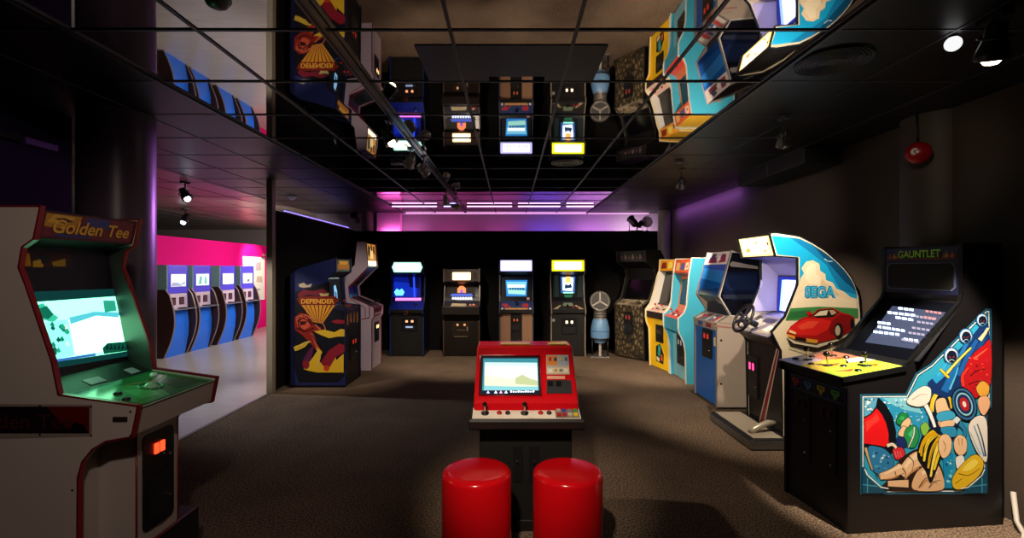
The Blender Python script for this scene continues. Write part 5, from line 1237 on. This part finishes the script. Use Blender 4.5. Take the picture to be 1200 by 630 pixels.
# side room lamps
spot('black and white spotlight in the side room, nearer one left of the metal post', (-4.33, 6.44, 2.60), (-3.15, 6.2, .9), .17, 110, COOL, 70, .8, 1.3, body='#3a383a', lens='#f4f0ff')
spot('black and white spotlight in the side room, farther one above the pink wall', (-6.25, 9.3, 2.58), (-6.6, 8.3, .6), .19, 0, COOL, 80, .8, 1.5, body='#2a282a', lens='#f4f0ff')
# on the partition tops
def uplight(label, loc, target, sc=1.2, lens='#ffe0ff'):
    loc = Vector(loc); t = thing('partition_spotlight', label, 'spotlight', loc)
    d = (Vector(target) - loc).normalized(); q = d.to_track_quat('Z', 'Y').to_matrix().to_4x4() ; hq = Matrix.Translation((0, 0, .12 * sc)) @ q
    bm = mat('#1c181e', .4, .3)
    MB().box(-.06 * sc, .06 * sc, -.035, .035, 0, .012, bm).tube([(-.045 * sc, 0, .01), (-.05 * sc, 0, .12 * sc)], .007, bm).tube([(.045 * sc, 0, .01), (.05 * sc, 0, .12 * sc)], .007, bm).build('bracket', t)
    MB(hq).lathe([(.025 * sc, -.08 * sc), (.045 * sc, -.06 * sc), (.045 * sc, .04 * sc), (.055 * sc, .06 * sc), (.05 * sc, .062 * sc)], bm, 20).build('lamp_head', t)
    MB(hq).lathe([(.046 * sc, .062 * sc), (.0005, .066 * sc)], glow(lens, 3), 20).build('lens', t)
    return t
uplight('taller black spotlight clamped on top of the back partition near its right end', (2.46, 9.70, 2.375), (2.2, 10.2, 2.9), 1.6)
uplight('black spotlight on the back partition, short one beside the taller clamped lamp', (2.60, 9.70, 2.375), (3.0, 10.1, 2.7), 1.1)
t = thing('round_lamp_shade', 'pale round disc shaped reflector on the back partition by the right column', 'lamp', (2.74, 9.70, 2.375))
MB().box(-.03, .03, -.03, .03, 0, .01, BLACK).tube([(0, 0, .008), (0, 0, .07)], .008, BLACK).build('bracket', t)
MB(Matrix.Translation((0, 0, .185)) @ Matrix.Rotation(PI / 2, 4, 'X')).lathe([(.02, -.03), (.09, -.01), (.115, .015), (.11, .015), (.02, -.02)], mat('#c8b0d8', .35), 28).build('reflector', t)
t = thing('column_projector', 'black projector lamp clamped to the back left column', 'projector', (-3.07, 9.62, 2.62))
MB(Matrix.Rotation(math.radians(-25), 4, 'X')).lathe([(.05, -.1), (.065, -.09), (.065, .1), (.075, .13), (.07, .13)], BLACK, 20, Matrix.Rotation(PI / 2, 4, 'X')).build('housing', t)
MB().tube([(0, .02, .0), (0, .02, .145)], .012, BLACK).build('clamp', t)
# coloured tubes on the ceiling near the back
for x0, x1, c, lb in ((-2.15, -1.30, '#e8b8f4', 'violet strip lamp under the ceiling, first from the left partition'), (-1.22, -.95, '#b0b4ff', 'short bluish strip lamp under the ceiling, left of the track'), (-.80, .05, '#f8b8ec', 'pink strip lamp under the ceiling, right of the track'), (.12, .92, '#ffc0e8', 'pink strip lamp under the ceiling, over the yellow marquee machine'), (.99, 1.52, '#ffc8ec', 'pink strip lamp at the right end of the ceiling row')):
    t = thing('strip_lamp', lb, 'strip lamp', ((x0 + x1) / 2, 8.72, ZC - .008))
    hw = (x1 - x0) / 2
    MB().box(-hw, hw, -.02, .02, -.012, 0, mat('#a8a0a8', .4, .3)).box(-hw, -hw + .02, -.016, .016, -.034, -.01, mat('#5a545a', .4)).box(hw - .02, hw, -.016, .016, -.034, -.01, mat('#5a545a', .4)).build('housing', t)
    MB().tube([(-hw + .02, 0, -.020), (hw - .02, 0, -.020)], .008, glow(c, 2.0), 10).build('tube', t)
t = thing('strip_lamp', 'long bluish violet strip lamp lying along the top of the left partition', 'strip lamp', (-3.16, 8.1, 2.39))
MB().box(-.03, .03, -1.35, 1.35, 0, .02, mat('#8a8690', .4, .3)).build('housing', t)
MB().tube([(0, -1.33, .03), (0, 1.33, .03)], .012, glow('#8478ff', 1.2), 10).build('tube', t)
t = thing('cove_lamp', 'thin bright pink light line along the top of the back wall', 'strip lamp', (.1, YB - .02, ZC - .012))
MB().box(-2.3, 2.75, -.012, .012, .003, .011, mat('#a8a0a8', .4)).build('housing', t)
MB().box(-2.3, 2.75, -.010, .010, -.006, .003, glow('#ffb0f0', 1.0)).build('light_strip', t)
# detectors, diffusers, duct, bell
def disc(name, label, cat, loc, r, rings, col='#c8c4c8', dome=0):
    t = thing(name, label, cat, loc)
    if dome:
        MB().lathe([(r, 0), (r, -.012), (r * .8, -.03), (r * .45, -dome), (.0005, -dome - .003)], mat(col, .35), 24).build('cover', t)
        MB().lathe([(r * 1.12, 0), (r * 1.12, -.006), (r, -.008)], mat('#8a868a', .4), 24).build('base_ring', t)
    else:
        MB().lathe([(r, .002), (r, -.008), (r * .96, -.010)], mat('#171518', .5), 36).build('plate', t)
        m = MB()
        for k in range(rings): m.torus(r * (1 - .8 * k / rings) - .004, .0035, mat(col, .35, .5), Matrix.Translation((0, 0, -.011)), 36)
        m.build('ring', t, kind='stuff') if rings > 4 else m.build('ring', t)
    return t
disc('smoke_detector', 'white round smoke detector on the ceiling beyond the metal post', 'smoke detector', (-3.46, 7.67, ZC - .004), .075, 0, '#d8d4d8', .055)
disc('smoke_detector', 'small dark detector on the black ceiling at top edge near the left', 'smoke detector', (-1.26, 2.08, ZC - .006), .05, 0, '#5a565a', .04)
disc('smoke_detector', 'small grey detector on dark ceiling right of the mirrored tiles', 'smoke detector', (1.80, 5.15, ZC - .004), .045, 0, '#8a8488', .03)
disc('ceiling_diffuser', 'large round ringed air diffuser on the dark ceiling at upper right', 'air diffuser', (1.80, 2.70, ZC - .002), .19, 9, '#55525c')
disc('ceiling_diffuser', 'round ringed diffuser on the mirrored ceiling above the yellow marquee reflection', 'air diffuser', (.61, 5.20, ZC - .012), .17, 3, '#8c8470')
disc('ceiling_diffuser', 'small oval ring fitting on the mirrored ceiling left of the track', 'air diffuser', (-1.23, 5.26, ZC - .012), .07, 1, '#8a868a')
t = thing('box_duct', 'long dark box duct hung under the ceiling along the right wall', 'air duct', (2.98, 5.3, 2.62))
MB().box(-.16, .20, -.66, .66, 0, .145, mat('#1c191c', .55)).build('casing', t, .004)
m = MB()
for y in (-.655, 0, .655): m.box(-.168, -.16, y - .006, y + .006, .0, .145, mat('#3a363c', .5))
for z in (.004, .141): m.box(-.168, -.16, -.655, .655, z - .004, z + .004, mat('#3a363c', .5))
m.build('grille_frame', t)
t = thing('fire_alarm_bell', 'red round fire alarm bell with white mark on the dark right column', 'alarm bell', (2.97, 3.52, 2.45))
q = (Vector((-.75, -1, -.12))).normalized().to_track_quat('Z', 'Y').to_matrix().to_4x4()
MB(q).lathe([(.055, -.07), (.06, -.05), (.06, -.015)], BLACK, 24).build('back_box', t)
MB(q).lathe([(.078, -.015), (.08, .0), (.074, .03), (.055, .05), (.02, .058), (.0005, .059)], mat('#a00c14', .25), 32).build('gong', t)
MB(q @ Matrix.Translation((-.022, .008, .052))).lathe([(.026, -.012), (.026, .003), (.022, .005)], mat('#d8ccd0', .4), 20).lathe([(.010, .005), (.009, .006)], mat('#5a1a20', .4), 12).build('white_mark', t)
MB().tube([(0.02, .03, .06), (.02, .04, .312)], .006, BLACK).build('conduit', t)
t = thing('lighting_rail', 'short dark lighting rail high on the black wall left of the round column', 'lighting rail', (-3.335, 3.05, 2.49))
MB().box(-.018, .018, -.6, .5, -.02, .02, mat('#8a868c', .3, .8)).box(-.010, .010, -.6, .5, -.024, -.02, BLACK).build('rail', t)
for y in (-.45, .35): MB().box(-.033, -.016, y - .02, y + .02, -.015, .015, BLACK).build('bracket', t)

# ---- cables at the foot of the fantasy machine, mat under the middle machines
t = MB().tube([(3.06, 2.75, .02), (3.0, 2.83, .012), (3.08, 2.9, .015), (3.12, 2.98, .05), (3.17, 3.05, .2)], .014, mat('#b8b0a8', .5), 8).build('power_cable')
tag(t, 'pale power cable on the floor at the rear corner of the fantasy machine', 'cable')
t = thing('ceiling_panel', 'dark violet flat panel set in the mirrored ceiling over the red console', 'ceiling panel', (0, 2.75, ZC - .0045))
MB().plate([(-.50, -.235), (.51, -.235), (.51, .235), (.21, .235), (.21, .17), (-.13, .17), (-.13, .235), (-.50, .235)], 0, .0025, mat('#20142e', .4)).build('board', t)
# ================================================================== LIGHT
W_ = bpy.data.worlds.new('dim_room'); S.world = W_; W_.use_nodes = True
W_.node_tree.nodes['Background'].inputs[0].default_value = (.35, .32, .4, 1)
W_.node_tree.nodes['Background'].inputs[1].default_value = .0
AREA = dict(shape='RECTANGLE')
# violet and pink washes hidden behind the back partition, throwing light up the back wall
for x, c, e in ((-2.2, (1, .25, .75), 3), (-1.2, (.7, .10, .4), 1.6), (-.2, (.7, .12, .5), 1.7), (.75, (.25, .12, 1), 2.8), (1.7, (.75, .3, 1), 4), (2.55, (1, .75, 1), 5)):
    light('wall_wash', 'AREA', (x, 9.80, 2.34), e, c, (x, 10.06, 2.62), shape='RECTANGLE', size=.8, size_y=.06)
# violet wash on the right wall; added violet spot for the rim of the left column
light('violet_wash', 'AREA', (3.06, 8.0, 2.69), 5, (.5, .18, 1), (3.2, 8.0, 2.63), shape='RECTANGLE', size=2.6, size_y=.05)
light('column_rim_fill', 'SPOT', (-1.6, 9.4, 2.55), 420, (.6, .2, .9), (-2.9, 3.66, 2.0), spot_size=math.radians(15), spot_blend=.6, shadow_soft_size=.04)
light('post_fill', 'SPOT', (-4.1, 4.4, 2.6), 150, (1, .92, .82), (-3.1, 6.3, 1.0), spot_size=math.radians(30), spot_blend=.6, shadow_soft_size=.04)  # added spot without a fitting, brightens the metal post
# side room: added area lights with no fittings
light('side_room_fill', 'AREA', (-4.3, 8.6, 2.70), 72, (1, .92, .9), (-6.2, 9.6, .5), shape='RECTANGLE', size=1.2, size_y=3)
light('side_room_fill', 'AREA', (-5.2, 11.6, 2.70), 84, (1, .88, .9), (-6.6, 11.8, .8), shape='RECTANGLE', size=.8, size_y=3)
light('poster_spot', 'SPOT', (-6.0, 12.4, 2.6), 190, (1, .86, .6), (-6.9, 12.9, 1.75), spot_size=math.radians(60), spot_blend=.7, shadow_soft_size=.05)
light('room_fill', 'SPOT', (-.9, 1.5, 2.6), 640, WARM, (2.3, 6.1, .8), spot_size=math.radians(34), spot_blend=.7, shadow_soft_size=.05)  # added spot out of view, lights the right row from the front
light('room_fill', 'SPOT', (1.3, 3.2, 2.68), 48, WARM, (3.2, 6.0, 2.05), spot_size=math.radians(44), spot_blend=.9, shadow_soft_size=.08)  # added soft warm wash for the right wall
light('room_fill', 'SPOT', (1.2, 1.6, 2.6), 22, WARM, (3.0, 3.55, 2.35), spot_size=math.radians(26), spot_blend=.8, shadow_soft_size=.05)  # added dim spot for the bell and right column
# added overhead fill for the console, stools and golf machine
light('room_fill', 'SPOT', (-.3, .3, 2.65), 270, WARM, (.07, 2.75, .6), spot_size=math.radians(26), spot_blend=.8, shadow_soft_size=.06)
light('room_fill', 'SPOT', (-.4, .2, 2.65), 55, (1, .8, .7), (-2.1, 2.6, .9), spot_size=math.radians(60), spot_blend=.8, shadow_soft_size=.06)

# ================================================================== CAMERA
cam = bpy.data.cameras.new('camera'); co = bpy.data.objects.new('camera', cam); COL.objects.link(co)
co.location = CAM; co.rotation_euler = (PI / 2, 0, 0)
cam.sensor_width = 36; cam.lens = 36 * F / 1200; cam.clip_start = .05
cam.shift_x = (600 - CX) / 1200; cam.shift_y = -(315 - CY) / 1200
S.camera = co
S.view_settings.view_transform = 'Standard'; S.view_settings.look = 'None'; S.view_settings.gamma = 1; S.view_settings.exposure = .25
S.view_settings.use_curve_mapping = False
S.cycles.max_bounces = 10; S.cycles.glossy_bounces = 6; S.cycles.diffuse_bounces = 4
S.cycles.sample_clamp_indirect = 4
